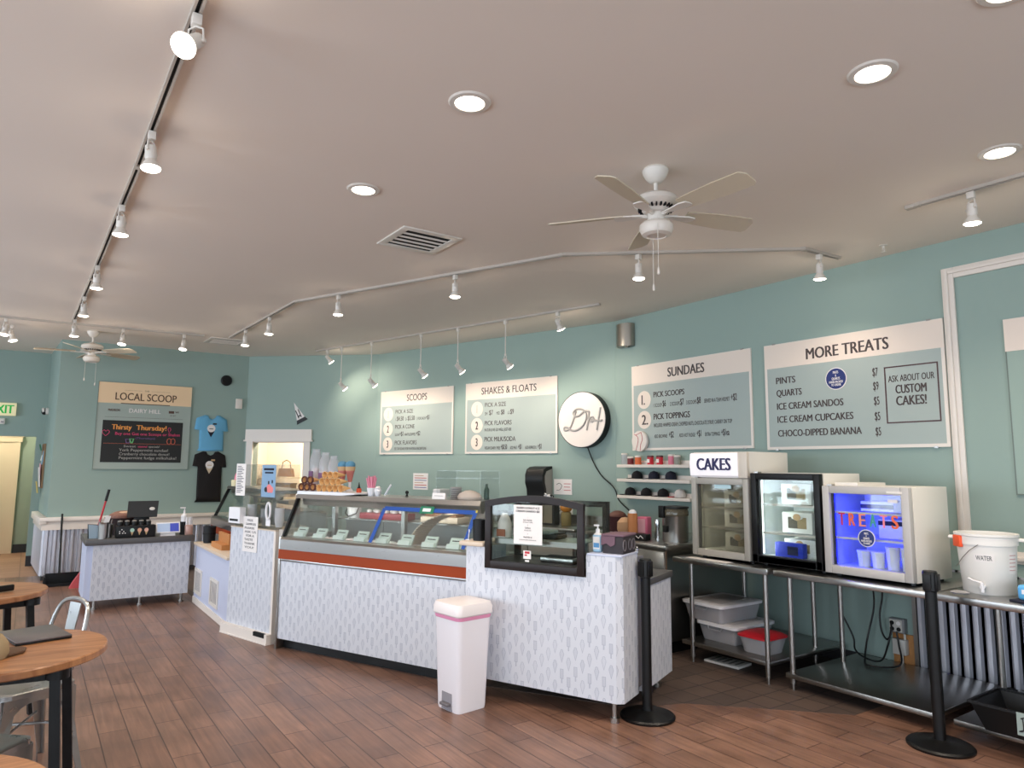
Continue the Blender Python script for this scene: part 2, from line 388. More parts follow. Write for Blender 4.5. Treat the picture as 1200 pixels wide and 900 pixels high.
struct(bx(0.26, 2.85, 11.72, 11.88, 0, CH).build('wall_back', TEAL))
struct(MB().prism([(0.2585, 11.75), (0.42, 11.75), (0.33, 13.4), (0.17, 13.4)], 'z', 0, CH).build('wall_return', TEAL))
struct(bx(-4.6, -1.3, 13.4, 13.52, 0, CH).box(-1.3, 0.06, 13.4, 13.52, 2.02, CH).box(0.06, 0.33, 13.4, 13.52, 0, CH).build('wall_far', TEAL))
struct(bx(-1.5, 0.4, 15.5, 15.62, 0, CH).build('wall_entry_back', mat('sage_entry_paint', (158, 168, 146), 0.8)))
struct(bx(0.10, 0.22, 13.52, 15.5, 0, CH).build('wall_entry_right', TEAL))
struct(bx(-1.6, -1.45, 13.52, 15.5, 0, CH).build('wall_entry_left', TEAL))
struct(bx(-0.14, 0.10, 15.47, 15.5, 0, 0.15).build('baseboard_entry', RUBBER))
struct(bx(0.06, 0.165, 13.38, 13.4, 0, 0.16).build('baseboard_far', RUBBER))
# left wall and rear wall with their window openings (behind and beside the camera)
wl = MB(); ys = [-4.1, -3.4, -0.4, 0.6, 3.6, 4.6, 7.6, 8.6, 11.6, 13.5]
for i in range(0, len(ys), 2): wl.box(-4.65, -4.5, ys[i], ys[i+1], 0, CH)
for i in range(1, len(ys)-1, 2): wl.box(-4.65, -4.5, ys[i], ys[i+1], 0, 0.7).box(-4.65, -4.5, ys[i], ys[i+1], 2.8, CH)
struct(wl.build('wall_left', TEAL))
wr = MB(); xs = [-4.6, -3.8, -0.8, 0.2, 3.2, 5.8]
for i in range(0, len(xs), 2): wr.box(xs[i], xs[i+1], -4.15, -4.0, 0, CH)
for i in range(1, len(xs)-1, 2): wr.box(xs[i], xs[i+1], -4.15, -4.0, 0, 0.7).box(xs[i], xs[i+1], -4.15, -4.0, 2.8, CH)
struct(wr.build('wall_rear', TEAL))
WINGL = glass_mat('window_glass', (250, 252, 252), 0.05)
def window(n, w, loc, rz):
    f = MB()
    for a, b, c, d in ((0, w, 0, .06), (0, w, 2.04, 2.1), (0, .06, .06, 2.04), (w-.06, w, .06, 2.04), (w/2-.03, w/2+.03, .06, 2.04)): f.box(a, b, 0.02, 0.12, c, d)
    fr = struct(f.build('window_%d' % n, TRIM, loc=loc, rz=rz))
    bx(.06, w-.06, .065, .075, .06, 2.04).build('pane', WINGL, fr)
for i, y in enumerate((-3.4, 0.6, 4.6, 8.6)): window(i+1, 3.0, (-4.5, y, 0.7), PI/2)
for i, x in enumerate((-3.8, 0.2)): window(i+5, 3.0, (x+3.0, -4.0, 0.7), PI)
# entry door beyond the opening at far left
d = struct(bx(-1.12, -0.26, 15.43, 15.47, 0.0, 1.99).build('door_1', DOORCREAM))
bx(-1.02, -0.36, 15.425, 15.43, 1.1, 1.85).box(-1.02, -0.36, 15.425, 15.43, 0.2, 0.95).build('door_panel', DOORCREAM, d)
t = MB().box(-0.26, -0.155, 15.42, 15.5, 0, 1.98).box(-1.25, -0.13, 15.41, 15.5, 1.98, 2.09).box(-1.28, -0.11, 15.40, 15.5, 2.07, 2.10)
t.box(-1.24, -1.12, 15.42, 15.5, 0, 1.98)
struct(t.build('trim_1', DOORCREAM))
# doorway in the corner wall and the cream room behind it
t = MB().box(0.04, 0.15, -0.03, 0.16, 0, 1.99).box(1.02, 1.13, -0.03, 0.16, 0, 1.99).box(0.02, 1.15, -0.035, 0.0, 1.99, 2.17).box(0.0, 1.17, -0.05, 0.0, 1.975, 2.0).box(0.15, 1.02, 0.0, 0.16, 1.96, 1.99)
struct(t.build('trim_2', TRIM, loc=(*C3, 0), rz=A3))
struct(bx(-0.6, 2.4, 1.9, 2.0, 0, 3.0).box(-0.7, -0.6, 0.16, 2.0, 0, 3.0).box(2.4, 2.5, 0.16, 2.0, 0, 3.0).build('wall_storeroom', WARMWALL, loc=(*C3, 0), rz=A3))
struct(bx(-0.7, 2.5, 0.16, 2.0, -0.05, 0.0).build('floor_storeroom', QUARRY, loc=(*C3, 0), rz=A3))
struct(bx(-0.7, 2.5, 0.16, 2.0, 2.6, 2.7).build('ceiling_storeroom', CEIL, loc=(*C3, 0), rz=A3))
l = bpy.data.lights.new('storeroom_lamp', 'POINT'); l.energy = 100; l.color = (1, 0.88, 0.70); l.shadow_soft_size = 0.15
o = bpy.data.objects.new('storeroom_lamp', l); COL.objects.link(o)
_p = Matrix.Translation((*C3, 0)) @ Matrix.Rotation(A3, 4, 'Z') @ Vector((0.7, 0.7, 2.35)); o.location = _p
l = bpy.data.lights.new('entry_lamp', 'POINT'); l.energy = 75; l.color = (1, 0.93, 0.83); l.shadow_soft_size = 0.15
o = bpy.data.objects.new('entry_lamp', l); COL.objects.link(o); o.location = (-0.7, 14.5, 3.0)
# wainscot of corrugated metal with a white cap, back wall and its return
def corrugated(x0, x1, z0, z1, pitch, depth, yb):
    m = MB(); n = int((x1-x0)/pitch*12); pts = []
    for i in range(n+1):
        x = x0+(x1-x0)*i/n; ph = (x-x0)/pitch*2*PI; s_ = math.sin(ph)
        pts.append((x, yb - depth*(0.5+0.5*max(-1, min(1, s_*2.0)))))
    for k in range(n):
        a, b = pts[k], pts[k+1]
        m.add([(a[0], a[1], z0), (b[0], b[1], z0), (b[0], b[1], z1), (a[0], a[1], z1), (a[0], yb, z0), (b[0], yb, z0), (b[0], yb, z1), (a[0], yb, z1)],
              [(0, 1, 2, 3), (3, 2, 6, 7), (0, 4, 5, 1)])
    return m
struct(corrugated(0.24, 2.84, 0.06, 0.68, 0.102, 0.05, 11.715).build('trim_3', GALV, sharp=60))
struct(bx(0.20, 2.84, 11.645, 11.72, 0.68, 0.76).box(0.205, 2.84, 11.66, 11.72, 0.76, 0.80).box(0.17, 2.84, 11.62, 11.72, 0.80, 0.855, .008).build('trim_4', TRIM))
rt = corrugated(0.0, 1.6, 0.06, 0.68, 0.102, 0.045, 0.0)
struct(rt.build('trim_5', GALV, loc=(0.173, 13.28, 0), rz=-PI/2+0.053, sharp=60))
struct(bx(0.0, 1.62, -0.06, 0.0, 0.68, 0.76).box(0.0, 1.65, -0.09, 0.0, 0.76, 0.855, .008).build('trim_6', TRIM, loc=(0.173, 13.28, 0), rz=-PI/2+0.053))
struct(bx(0.24, 2.84, 11.67, 11.72, 0, 0.07).build('baseboard_back', RUBBER))
# corrugated wainscot and frame moulding on the right wall   (local x = towards the camera side)
RW = dict(loc=(5.74, 6.1, 0), rz=-PI/2)
struct(corrugated(3.36, 7.5, 0.10, 0.86, 0.078, 0.026, 0.0).build('trim_7', GALV, sharp=60, **RW))
struct(bx(3.33, 3.36, -0.036, 0, 0.0, 0.86).build('trim_8', STEELD, **RW))
struct(bx(3.36, 7.5, -0.035, 0, 0.0, 0.10).build('baseboard_right', BLACK, **RW))
struct(bx(1.95, 3.1, -0.012, 0, 0.0, 0.10).build('baseboard_right_long', RUBBER, **RW))
mo = MB()
def moulding(mb, x0, x1, z0, z1):
    mb.box(x0, x0+.085, -.022, 0, z0, z1, .005).box(x0+.02, x0+.05, -.038, -.02, z0+.02, z1-.02, .006)
    mb.box(x0+.085, x1, -.022, 0, z1-.085, z1, .005).box(x0+.05, x1, -.038, -.02, z1-.05, z1-.02, .006)
    mb.box(x0+.085, x1, -.022, 0, z0, z0+.085, .005).box(x0+.05, x1, -.038, -.02, z0+.02, z0+.05, .006)
moulding(mo, 3.69, 7.0, 0.95, 3.15)
struct(mo.build('trim_9', TRIM, **RW))

# ================================================================== CEILING FIXTURES
def spot(parent, loc, direc, watts, size=2.1, blend=0.7, r=0.045):
    l = bpy.data.lights.new('lamp_beam', 'SPOT'); l.energy = watts; l.color = WARM; l.spot_size = size; l.spot_blend = blend; l.shadow_soft_size = r
    o = bpy.data.objects.new('lamp_beam', l); COL.objects.link(o); o.parent = parent; o.location = loc
    o.rotation_euler = Vector(direc).to_track_quat('-Z', 'Y').to_euler()
def can(x, y, label):
    t = thing('recessed_light', label, 'ceiling light', (x, y, CH), group='recessed ceiling lights')
    MB().lathe([(.072, -.004), (.074, -.010), (.098, -.008), (.105, -.001), (.105, 0), (.072, 0)], n=36, cap=False).build('trim_ring', FIXT, t)
    MB().lathe([(.0, -.005), (.073, -.005), (.073, -.001), (.0, -.001)], n=36, cap=False).build('diffuser', BULB, t)
    spot(t, (0, 0, -.03), (0, 0, -1), CANW, 2.4, 0.8, .06)
can(1.64, 2.75, 'round recessed ceiling light in the middle of the ceiling, nearer of the centre pair')
can(1.64, 4.07, 'small round recessed ceiling light just in front of the black-slotted air vent')
can(2.98, 1.48, 'round recessed ceiling light with a wide white ring, up and right of the near fan')
can(4.33, 1.48, 'round recessed ceiling light beside the short track at the far right')
can(2.84, 0.90, 'round recessed ceiling light cut off by the top edge of the photo')
can(4.33, -0.6, 'round recessed ceiling light behind the viewer over the front of the shop')

def track(name, pts, label):
    t = thing(name, label, 'track rail', (pts[0][0], pts[0][1], CH), group='ceiling light tracks')
    o = Vector((pts[0][0], pts[0][1], 0))
    for a, b in zip(pts[:-1], pts[1:]):
        a = Vector((*a, 0))-o; b = Vector((*b, 0))-o; d = b-a; L = d.length
        m = MB(); m.T = Matrix.Translation(a) @ Matrix.Rotation(math.atan2(d.y, d.x), 4, 'Z')
        m.box(0, L, -.019, -.008, -.022, 0).box(0, L, .008, .019, -.022, 0).box(0, L, -.008, .008, -.008, 0)
        m.k = 1; m.box(0.02, L-.02, -.007, .007, -.0095, -.008); m.k = 0
        m.box(-.012, .03, -.021, .021, -.024, 0)
        m.build('rail', [RAILM, DARKV], t)
    m = MB().box(-.06, .0, -.024, .024, -.026, 0, .003); 
    dd = Vector((*pts[1], 0))-Vector((*pts[0], 0)); m2 = m.build('end_feed', RAILM, t, rz=math.atan2(dd.y, dd.x))
    return t
TA = [(0.41, 1.6), (0.40, 4.5), (0.36, 7.6), (0.32, 10.18)]
TB = [(2.17, 9.95), (2.24, 7.36), (3.53, 4.36), (5.0, 3.10), (5.46, 3.07)]
TC = [(3.55, 10.37), (4.96, 5.50)]
TD = [(-1.2, 10.35), (1.85, 10.12)]
TE_ = [(4.75, 2.13), (4.79, 0.0)]
track('light_track', TA, 'long straight white light track running down the left of the ceiling')
track('light_track', TB, 'white light track with angled joints crossing the ceiling behind the near fan')
track('light_track', TC, 'white light track close to the faceted back wall carrying the hanging spotlights')
track('light_track', TD, 'short white light track over the chalkboard sign and far fan')
track('light_track', TE_, 'short white light track at the far right above the moulded wall frame')

def head(x, y, label, group, direc=(0, 0, -1), stem=0.0, size=1.0, watts=None):
    t = thing('track_spotlight', label, 'spotlight', (x, y, CH), group=group)
    z = -.024
    MB().box(-.018, .018, -.022, .022, z-.045, z, .004).build('adapter', FIXT, t)
    z -= .045
    if stem:
        MB().cyl((0, 0, z), (0, 0, z-stem), .0065, n=8).cyl((0, 0, z-stem-.03), (0, 0, z-stem), .012, n=10).build('drop_rod', FIXT, t); z -= stem+.02
    d = Vector(direc).normalized(); piv = Vector((0, 0, z-.062))
    side = Vector((d.y, -d.x, 0)) if abs(d.z) < .98 else Vector((.6, .8, 0)); side.normalize()
    m = MB()
    for sg in (-1, 1):
        m.tube([(0, 0, z), Vector((0, 0, z-.012))+side*sg*.03, piv+side*sg*.034, piv+side*sg*.03], .0045, 6)
    m.cyl(piv+side*.028, piv+side*.05, .011, n=10); m.cyl(piv-side*.042, piv-side*.028, .008, n=10)
    m.build('yoke', FIXT, t)
    M0 = piv - d*.03
    MB().lathe([(.020, 0), (.028, .004), (.029, .07), (.025, .078)], c=M0, axis=d, n=20).build('socket', FIXT, t)
    b = MB().lathe([(.022, .0), (.027, .012), (.045, .042), (.0485, .054)], c=M0+d*.072, axis=d, n=24, cap=False).build('bulb', FIXT, t)
    MB().lathe([(.0485, 0), (.047, .005), (.034, .011), (.001, .014)], c=M0+d*.126, axis=d, n=24, cap=False).build('lens', BULB, b)
    spot(t, M0+d*.16, d, watts or TRACKW, 2.0 if stem else 2.2, .75, .05)
    l = bpy.data.lights.new('bulb_spill', 'POINT'); l.energy = 1.1; l.color = WARM; l.shadow_soft_size = .03
    o = bpy.data.objects.new('bulb_spill', l); COL.objects.link(o); o.parent = t; o.location = M0+d*.18
    return t
SL = 'white track spotlight, %s from the camera on the long left-hand track'
for i, (x, y) in enumerate(((.41, 2.78), (.405, 3.95), (.39, 5.24), (.37, 7.01), (.35, 8.43), (.33, 9.86))):
    d = (-.55, -.62, -.75) if i == 0 else ((.05, -.1, -1) if i == 1 else (.02, .05, -1))
    head(x, y, (SL % ['', 'second', 'third', 'fourth', 'fifth', 'farthest'][i]) if i else 'nearest white spotlight, its lens turned to the viewer, on the long left-hand track', 'spotlights on the long left track', d)
for i, (x, y) in enumerate(((2.19, 9.27), (2.22, 8.28), (2.50, 6.77), (3.09, 5.39), (4.0, 3.96), (5.19, 3.09))):
    d = (.10, .1, -1) if i == 5 else (0, 0, -1)
    head(x, y, 'white spotlight %s, on the angled track behind the fan' % ['farthest, beside the ceiling vent', 'second from the far end', 'just after the first bend', 'midway along the long run', 'right below the near fan', 'last, at the wall end'][i], 'spotlights on the angled track', d, watts=15 if i == 5 else None)
wn = Vector((math.cos(A2+PI/2), math.sin(A2+PI/2), 0))        # towards the back-right wall
head(3.61, 10.16, 'short white spotlight at the far end of the back wall track', 'spotlights by the back wall', tuple(wn*.45+Vector((.25, -.2, -.8))))
for i, (x, y) in enumerate(((3.70, 9.80), (3.89, 9.14), (4.17, 8.16), (4.36, 7.51), (4.58, 6.76))):
    head(x, y, 'white spotlight hanging on a thin rod, %s from the left' % ORD[i], 'hanging spotlights before the menu boards', tuple(wn*.62+Vector((.2, -.28, -.85))), stem=.42 if i < 2 else .36, watts=PENDW)
head(4.80, 6.03, 'short white spotlight at the near end of the back wall track', 'spotlights by the back wall', (.55, .0, -1))
for i, (x, y) in enumerate(((-.36, 10.29), (-.31, 10.75), (.88, 10.19), (1.60, 10.14))):
    head(x, y, 'white spotlight %s' % ['at the left edge of the photo on the far track', 'tucked just behind another at the left edge of the photo', 'on the far track, over the left half of the chalkboard sign', 'on the far track, right of the chalkboard sign'][i], 'spotlights on the far track', (-.1, -.15, -1) if i != 1 else (.25, -.1, -1))
head(4.76, 1.80, 'white spotlight on the short track at the far right', None, (.05, .05, -1), watts=9)

def vent(x, y, rz, label):
    t = thing('ceiling_vent', label, 'air vent', (x, y, CH), rz, 'ceiling air vents')
    m = MB()
    for a in ((-.25, .25, -.25, -.19), (-.25, .25, .19, .25), (-.25, -.19, -.19, .19), (.19, .25, -.19, .19)): m.box(a[0], a[1], a[2], a[3], -.012, 0, .003)
    m.build('frame', FIXT, t)
    bx(-.19, .19, -.19, .19, -.003, 0).build('duct_back', DARKV, t)
    m = MB()
    for k in range(4):
        c = -.12+k*.08; m.prism([(c-.004, -.004), (c+.004, -.004), (c+.012, -.014), (c+.004, -.014)], 'x', -.19, .19)
    m.build('louvres', FIXT, t)
vent(2.40, 4.77, math.radians(0), 'white ceiling vent with dark slots in the middle of the ceiling')
vent(2.20, 10.44, math.radians(0), 'white ceiling vent near the back corner, where the angled track ends')

def fan(x, y, a0, R, label, drop, scale=1.0):
    t = thing('ceiling_fan', label, 'ceiling fan', (x, y, CH))
    MB().lathe([(.07, 0), (.078, -.012), (.074, -.03), (.058, -.06), (.035, -.085), (.018, -.09)], n=28).build('canopy', FIXT, t)
    MB().cyl((0, 0, -.08), (0, 0, -drop), .012, n=12).build('downrod', FIXT, t)
    z = -drop
    mo_ = MB().lathe([(.03, z+.012), (.05, z), (.105, z-.012), (.128, z-.03), (.132, z-.055), (.118, z-.075), (.09, z-.088), (.07, z-.115), (.05, z-.118), (.05, z-.165), (.03, z-.17)], n=40)
    motor = mo_.build('motor_housing', FIXT, t)
    m = MB()
    for k in range(24):
        a = 2*PI*k/24; m.T = Matrix.Rotation(a, 4, 'Z'); m.box(.078, .106, -.005, .005, z-.0975, z-.0795)
    m.T = None; m.build('cooling_slots', DARKV, motor)
    zb = z-.128
    for k in range(5):
        T = Matrix.Rotation(a0+2*PI*k/5, 4, 'Z')
        m = MB(); m.T = T
        m.prism([(.055, -.014), (.12, -.022), (.2, -.04), (.245, -.03), (.25, 0), (.245, .03), (.2, .04), (.12, .022), (.055, .014)], 'z', zb-.002, zb+.006)
        m.cyl((.05, 0, zb), (.14, 0, zb+.012), .012, .008, 8)
        m.build('blade_bracket', FIXT, t)
        m = MB(); m.T = T @ Matrix.Translation((0, 0, zb+.01)) @ Matrix.Rotation(math.radians(-16), 4, 'X')
        pts = [(.19, -.05), (.30, -.062), (.45, -.070), (R-.03, -.070), (R, -.035), (R, .045), (R-.02, .066), (.45, .066), (.30, .056), (.19, .045)]
        m.prism(pts, 'z', 0, .007); m.build('blade', mat('fan_blade_tan', (204, 190, 166), 0.5), t)
    MB().lathe([(.04, z-.165), (.082, z-.172), (.098, z-.19), (.10, z-.215), (.085, z-.245), (.058, z-.255), (.055, z-.250), (.001, z-.250)], n=36, cap=False).build('light_bowl', mat('opal_glass', (224, 214, 202), 0.35), t)
    for sx, sy, ln in ((.05, .07, .26), (-.055, -.06, .22)):
        c = MB().tube([(sx, sy, z-.15), (sx*1.25, sy*1.25, z-.22), (sx*1.3, sy*1.3, z-.25-ln)], .0018, 5).build('pull_chain', FIXT, t)
        MB().lathe([(.002, 0), (.006, -.012), (.008, -.04), (.003, -.046)], c=(sx*1.3, sy*1.3, z-.25-ln), n=10).build('pull_knob', FIXT, c)
fan(2.94, 2.76, math.radians(-89), .65, 'white five-blade ceiling fan with pull chains, nearest the camera', .16)
fan(0.58, 10.73, math.radians(170), .65, 'white five-blade ceiling fan far away in front of the chalkboard wall', .17)
t = thing('sprinkler_head', 'tiny white sprinkler head on the ceiling above the boldest menu board', 'sprinkler', (5.45, 2.70, CH))
MB().lathe([(.03, 0), (.03, -.004), (.01, -.008), (.008, -.03)], n=16).tube([(-.012, 0, -.02), (-.016, 0, -.04), (0, 0, -.055), (.016, 0, -.04), (.012, 0, -.02)], .003, 6).lathe([(.018, -.055), (.018, -.058)], n=16).build('sprinkler_body', FIXT, t)

# ================================================================== WALL SIGNS
def on_right(xl, z=0, y=0): return Vector((5.74+y, 6.1-xl, z))          # local x on the right wall starts at the corner
def on_back2(xl, z=0, y=0):
    return Vector((C2[0]+math.cos(A2)*xl - math.sin(A2)*y, C2[1]+math.sin(A2)*xl + math.cos(A2)*y, z))
def on_back3(xl, z=0, y=0):
    return Vector((C3[0]+math.cos(A3)*xl - math.sin(A3)*y, C3[1]+math.sin(A3)*xl + math.cos(A3)*y, z))
def board(loc, rz, w, h, hdr, label, border=.022):
    """menu board: panel, header, rim; local x 0..w, z 0..h, front at y=-.02"""
    t = thing('menu_board', label, 'sign', loc, rz, 'wall menu boards')
    bx(0, w, -.012, -.002, 0, h).build('panel', SIGNBODY, t)
    bx(0, w, -.0145, -.012, h-hdr, h).build('header_panel', SIGNCREAM, t)
    m = MB().box(0, border, -.0145, -.012, 0, h-hdr).box(w-border, w, -.0145, -.012, 0, h-hdr).box(border, w-border, -.0145, -.012, 0, border)
    m.box(0, w, -.016, -.0, h, h+.004).box(-.004, 0, -.016, 0, 0, h+.004).box(w, w+.004, -.016, 0, 0, h+.004).box(-.004, w+.004, -.016, 0, -.004, 0)
    m.build('rim', TRIM, t)
    for x in (.1, w-.1):
        for z in (-.006, h+.006): bx(x-.015, x+.015, -.018, -.0, z-.006, z+.006).build('mounting_clip', STEELD, t)
    return t
def disc(m, c, r, y0, y1, n=36):
    m.prism([(c[0]+r*math.cos(2*PI*i/n), c[1]+r*math.sin(2*PI*i/n)) for i in range(n)], 'y', y0, y1)
YF = -.0126; YH = -.0148
# --- more treats
Z0 = 1.78
t = board((5.738, 4.01, Z0), -PI/2, 1.585, .985, .225, 'menu board headed MORE TREATS with prices and a boxed note about custom cakes')
w = Lines(); write(w, 'MORE TREATS', .43, 2.587-Z0, .098, 1.172, y=YH)
for s, z, x1 in (('PINTS', 2.39, .315), ('QUARTS', 2.272, .374), ('ICE CREAM SANDOS', 2.148, .762), ('ICE CREAM CUPCAKES', 2.026, .844), ('CHOCO-DIPPED BANANA', 1.897, .91)):
    write(w, s, .113, z-Z0, .06, x1, y=YF)
for s, z in (('$7', 2.372), ('$9', 2.255), ('$5', 2.132), ('$5', 2.004), ('$5', 1.878)): write(w, s, 1.024, z-Z0, .068, 1.07, bold=.002, y=YF)
write(w, 'ASK ABOUT OUR', 1.15, 2.308-Z0, .052, 1.505, y=YF, bold=.004); write(w, 'CUSTOM', 1.203, 2.212-Z0, .068, 1.443, y=YF); write(w, 'CAKES!', 1.203, 2.115-Z0, .074, 1.438, y=YF, bold=.03)
w.build('lettering', SIGNTEXT, t)
m = MB()
for a in ((1.12, 1.535, 2.425, 2.436), (1.12, 1.535, 1.972, 1.983), (1.12, 1.131, 1.983, 2.425), (1.524, 1.535, 1.983, 2.425)): m.box(a[0], a[1], YF-.001, YF, a[2]-Z0, a[3]-Z0)
m.build('note_border', mat('sign_maroon_line', (84, 58, 60), .6), t)
m = MB(); disc(m, (.705, 2.384-Z0), .097, YF-.003, YF); m.k = 1; disc(m, (.705, 2.384-Z0), .09, YF-.004, YF-.003); m.k = 0
for s, z, c in (('PINTS', .045, .022), ('&', .018, .02), ('QUARTS', -.01, .022), ('HAND-PACKED', -.038, .02), ('TO ORDER', -.064, .02)): write(m, s, .705, 2.384-Z0+z, c, align='c', cond=.62, bold=.02, y=YF-.0042, th=.0008)
m.build('round_sticker', [PAPER, mat('sticker_navy', (28, 44, 110), .5)], t)
# --- sundaes
t = board((5.738, 5.80, 1.80), -PI/2, 1.63, .97, .225, 'menu board headed SUNDAES with two numbered steps')
Z0 = 1.80; w = Lines(); write(w, 'SUNDAES', .552, 2.6-Z0, .1, 1.064, y=YH)
write(w, 'PICK SCOOPS', .335, 2.388-Z0, .06, .786, y=YF); write(w, 'PICK TOPPINGS', .332, 2.137-Z0, .064, .857, y=YF)
write(w, '1 SCOOP', .335, 2.276-Z0, .04, .46, y=YF, bold=0); write(w, '$6', .47, 2.276-Z0, .068, .52, y=YF, bold=0)
write(w, '2 SCOOPS', .58, 2.276-Z0, .04, .72, y=YF, bold=0); write(w, '$7', .725, 2.276-Z0, .068, .775, y=YF, bold=0)
write(w, '3 SCOOPS', .81, 2.276-Z0, .04, .95, y=YF, bold=0); write(w, '$8', .955, 2.276-Z0, .068, 1.005, y=YF, bold=0)
write(w, 'SERVED IN A TEAM HELMET', 1.05, 2.276-Z0, .04, 1.37, y=YF, bold=0); write(w, '+$2', 1.385, 2.276-Z0, .068, 1.458, y=YF, bold=.004)
write(w, 'INCLUDES: WHIPPED CREAM, CHOPPED NUTS, CHOCOLATE SYRUP, CHERRY ON TOP', .335, 2.052-Z0, .04, 1.39, y=YF, bold=.004)
write(w, 'ADD BROWNIE', .338, 1.93-Z0, .038, .53, y=YF, bold=.004); write(w, '+$2', .555, 1.93-Z0, .066, .625, y=YF, bold=.004)
write(w, 'ADD HOT FUDGE', .70, 1.93-Z0, .038, .92, y=YF, bold=.004); write(w, '+$1', .94, 1.93-Z0, .066, 1.0, y=YF, bold=.004)
write(w, 'EXTRA TOPPINGS', 1.05, 1.93-Z0, .038, 1.24, y=YF, bold=.004); write(w, '+$1ea', 1.255, 1.93-Z0, .066, 1.355, y=YF, bold=.004)
w.build('lettering', SIGNTEXT, t)
for n_, z in (('1.', 2.37), ('2.', 2.142)):
    m = MB(); disc(m, (.19, z-Z0), .103, YF-.002, YF); b = m.build('number_disc', SIGNCREAM, t)
    write(MB(), n_, .15, z-.055-Z0, .11, .15+(.055 if n_ == '1.' else .1), y=YF-.0022, bold=.02).build('numeral', SIGNTEXT, b)
# --- scoops / shakes on the angled wall
def steps(t, w, X, Z0, rows):
    for n_, z in (('1', 2.394), ('2', 2.165), ('3', 1.933)):
        m = MB(); disc(m, (X, z-Z0), .106, YF-.002, YF); b = m.build('number_disc', SIGNCREAM, t)
        write(MB(), n_, X, z-.055-Z0, .11, align='c', cond=.7, bold=.02, y=YF-.0022).build('numeral', SIGNTEXT, b)
    for s, x0, x1, z, c, bo in rows: write(w, s, x0, z-Z0, c, x1, y=YF, bold=bo)
Z0 = 1.78
t = board(on_back2(.105, Z0, -.002), A2, 1.545, .97, .232, 'menu board headed SCOOPS, leftmost on the angled back wall')
w = Lines(); write(w, 'SCOOPS', .582, 2.583-Z0, .1, 1.015, y=YH, bold=.0)
steps(t, w, .175, Z0, [('PICK A SIZE', .337, .724, 2.40, .056, .0), ('1-', .342, .365, 2.288, .04, 0), ('$4.50', .372, .52, 2.288, .066, 0), ('2-', .56, .60, 2.288, .04, 0), ('$5.50', .61, .76, 2.288, .066, 0), ('3 FOR EACH', .81, .99, 2.288, .04, 0), ('+$1', 1.0, 1.072, 2.288, .066, 0),
  ('PICK A CONE', .336, .76, 2.165, .06, .0), ('SUGAR', .336, .43, 2.055, .04, 0), ('+$1', .44, .52, 2.055, .066, 0), ('WAFFLE/DIPPED', .545, .79, 2.055, .04, 0), ('+$2', .80, .887, 2.055, .066, 0),
  ('PICK FLAVORS', .337, .816, 1.922, .062, .006), ('SEE OUR BOARD FOR FLAVORS & DESCRIPTIONS', .334, 1.02, 1.841, .04, .004)])
w.build('lettering', SIGNTEXT, t)
t = board(on_back2(1.895, Z0, -.002), A2, 1.56, .98, .232, 'menu board headed SHAKES & FLOATS on the angled back wall')
w = Lines(); write(w, 'SHAKES & FLOATS', .288, 2.593-Z0, .094, 1.236, y=YH, bold=.0)
steps(t, w, .21, Z0, [('PICK A SIZE', .352, .727, 2.416, .058, 0), ('SM', .354, .40, 2.304, .04, 0), ('$7', .43, .50, 2.304, .066, 0), ('MED', .56, .62, 2.304, .04, 0), ('$8', .64, .70, 2.304, .066, 0), ('LG', .755, .79, 2.304, .04, 0), ('$9', .80, .86, 2.304, .066, 0),
  ('PICK FLAVORS', .352, .824, 2.163, .06, 0), ('IN OUR & WE GO WELL: JUST ASK', .35, .824, 2.08, .04, 0),
  ('PICK MILK/SODA', .351, .893, 1.941, .062, .006), ('VEGAN DAIRY FREE', .353, .63, 1.833, .04, 0), ('+$0.50', .64, .75, 1.833, .066, 0), ('ADD MALT', .80, .92, 1.833, .04, 0), ('+$1', .935, .995, 1.833, .066, 0), ('ADD ESPRESSO', 1.05, 1.24, 1.833, .04, 0), ('+$1', 1.255, 1.318, 1.833, .066, 0)])
w.build('lettering', SIGNTEXT, t)
# --- partly seen board at the right edge
t = thing('menu_board', 'menu board with a cream header cut off by the right edge of the photo', 'sign', (5.738, 2.02, 1.43), -PI/2, 'wall menu boards')
bx(0, 1.5, -.012, -.002, 0, 1.255).build('panel', mat('sign_sage', (150, 170, 160), .55), t)
bx(0, 1.5, -.016, -.012, 1.02, 1.255).build('header_panel', SIGNCREAM, t)
m = MB().box(.1, 1.4, -.0135, -.012, .76, .768).box(.13, .15, -.0135, -.012, .07, .3); m.build('printed_rule', SIGNTEXT, t)
bx(0, .008, -.0135, -.012, 0, 1.02).box(.008, 1.5, -.0135, -.012, 0, .008).build('rim', mat('sign_grey_edge', (110, 122, 116), .5), t)
# --- chalkboard sign
t = thing('menu_board', 'tall sign headed LOCAL SCOOP with a black chalkboard lettered in coloured chalk', 'sign', (.755, 11.717, 1.525), 0, 'wall menu boards')
Z0 = 1.525
bx(0, 1.255, -.014, -.002, 0, .965).build('panel', mat('chalk_sign_grey', (162, 174, 166), .6), t)
bx(0, 1.255, -.016, -.002, .965, 1.272).build('header_panel', mat('chalk_sign_peach', (240, 208, 168), .6), t)
m = MB().box(-.006, 0, -.02, 0, 0, 1.278).box(1.255, 1.261, -.02, 0, 0, 1.278).box(-.006, 1.261, -.02, 0, -.006, 0).box(0, 1.255, -.02, 0, 1.272, 1.278); m.build('rim', mat('chalk_sign_rim', (128, 140, 132), .6), t)
cb = bx(.082, 1.155, -.018, -.014, .098, .712).build('chalkboard', CHALK, t)
w = Lines(); write(w, 'LOCAL SCOOP', .218, 2.543-Z0, .108, 1.043, y=-.0165, bold=.004); write(w, 'THE', .6, 2.682-Z0, .02, .66, y=-.0165, bold=0)
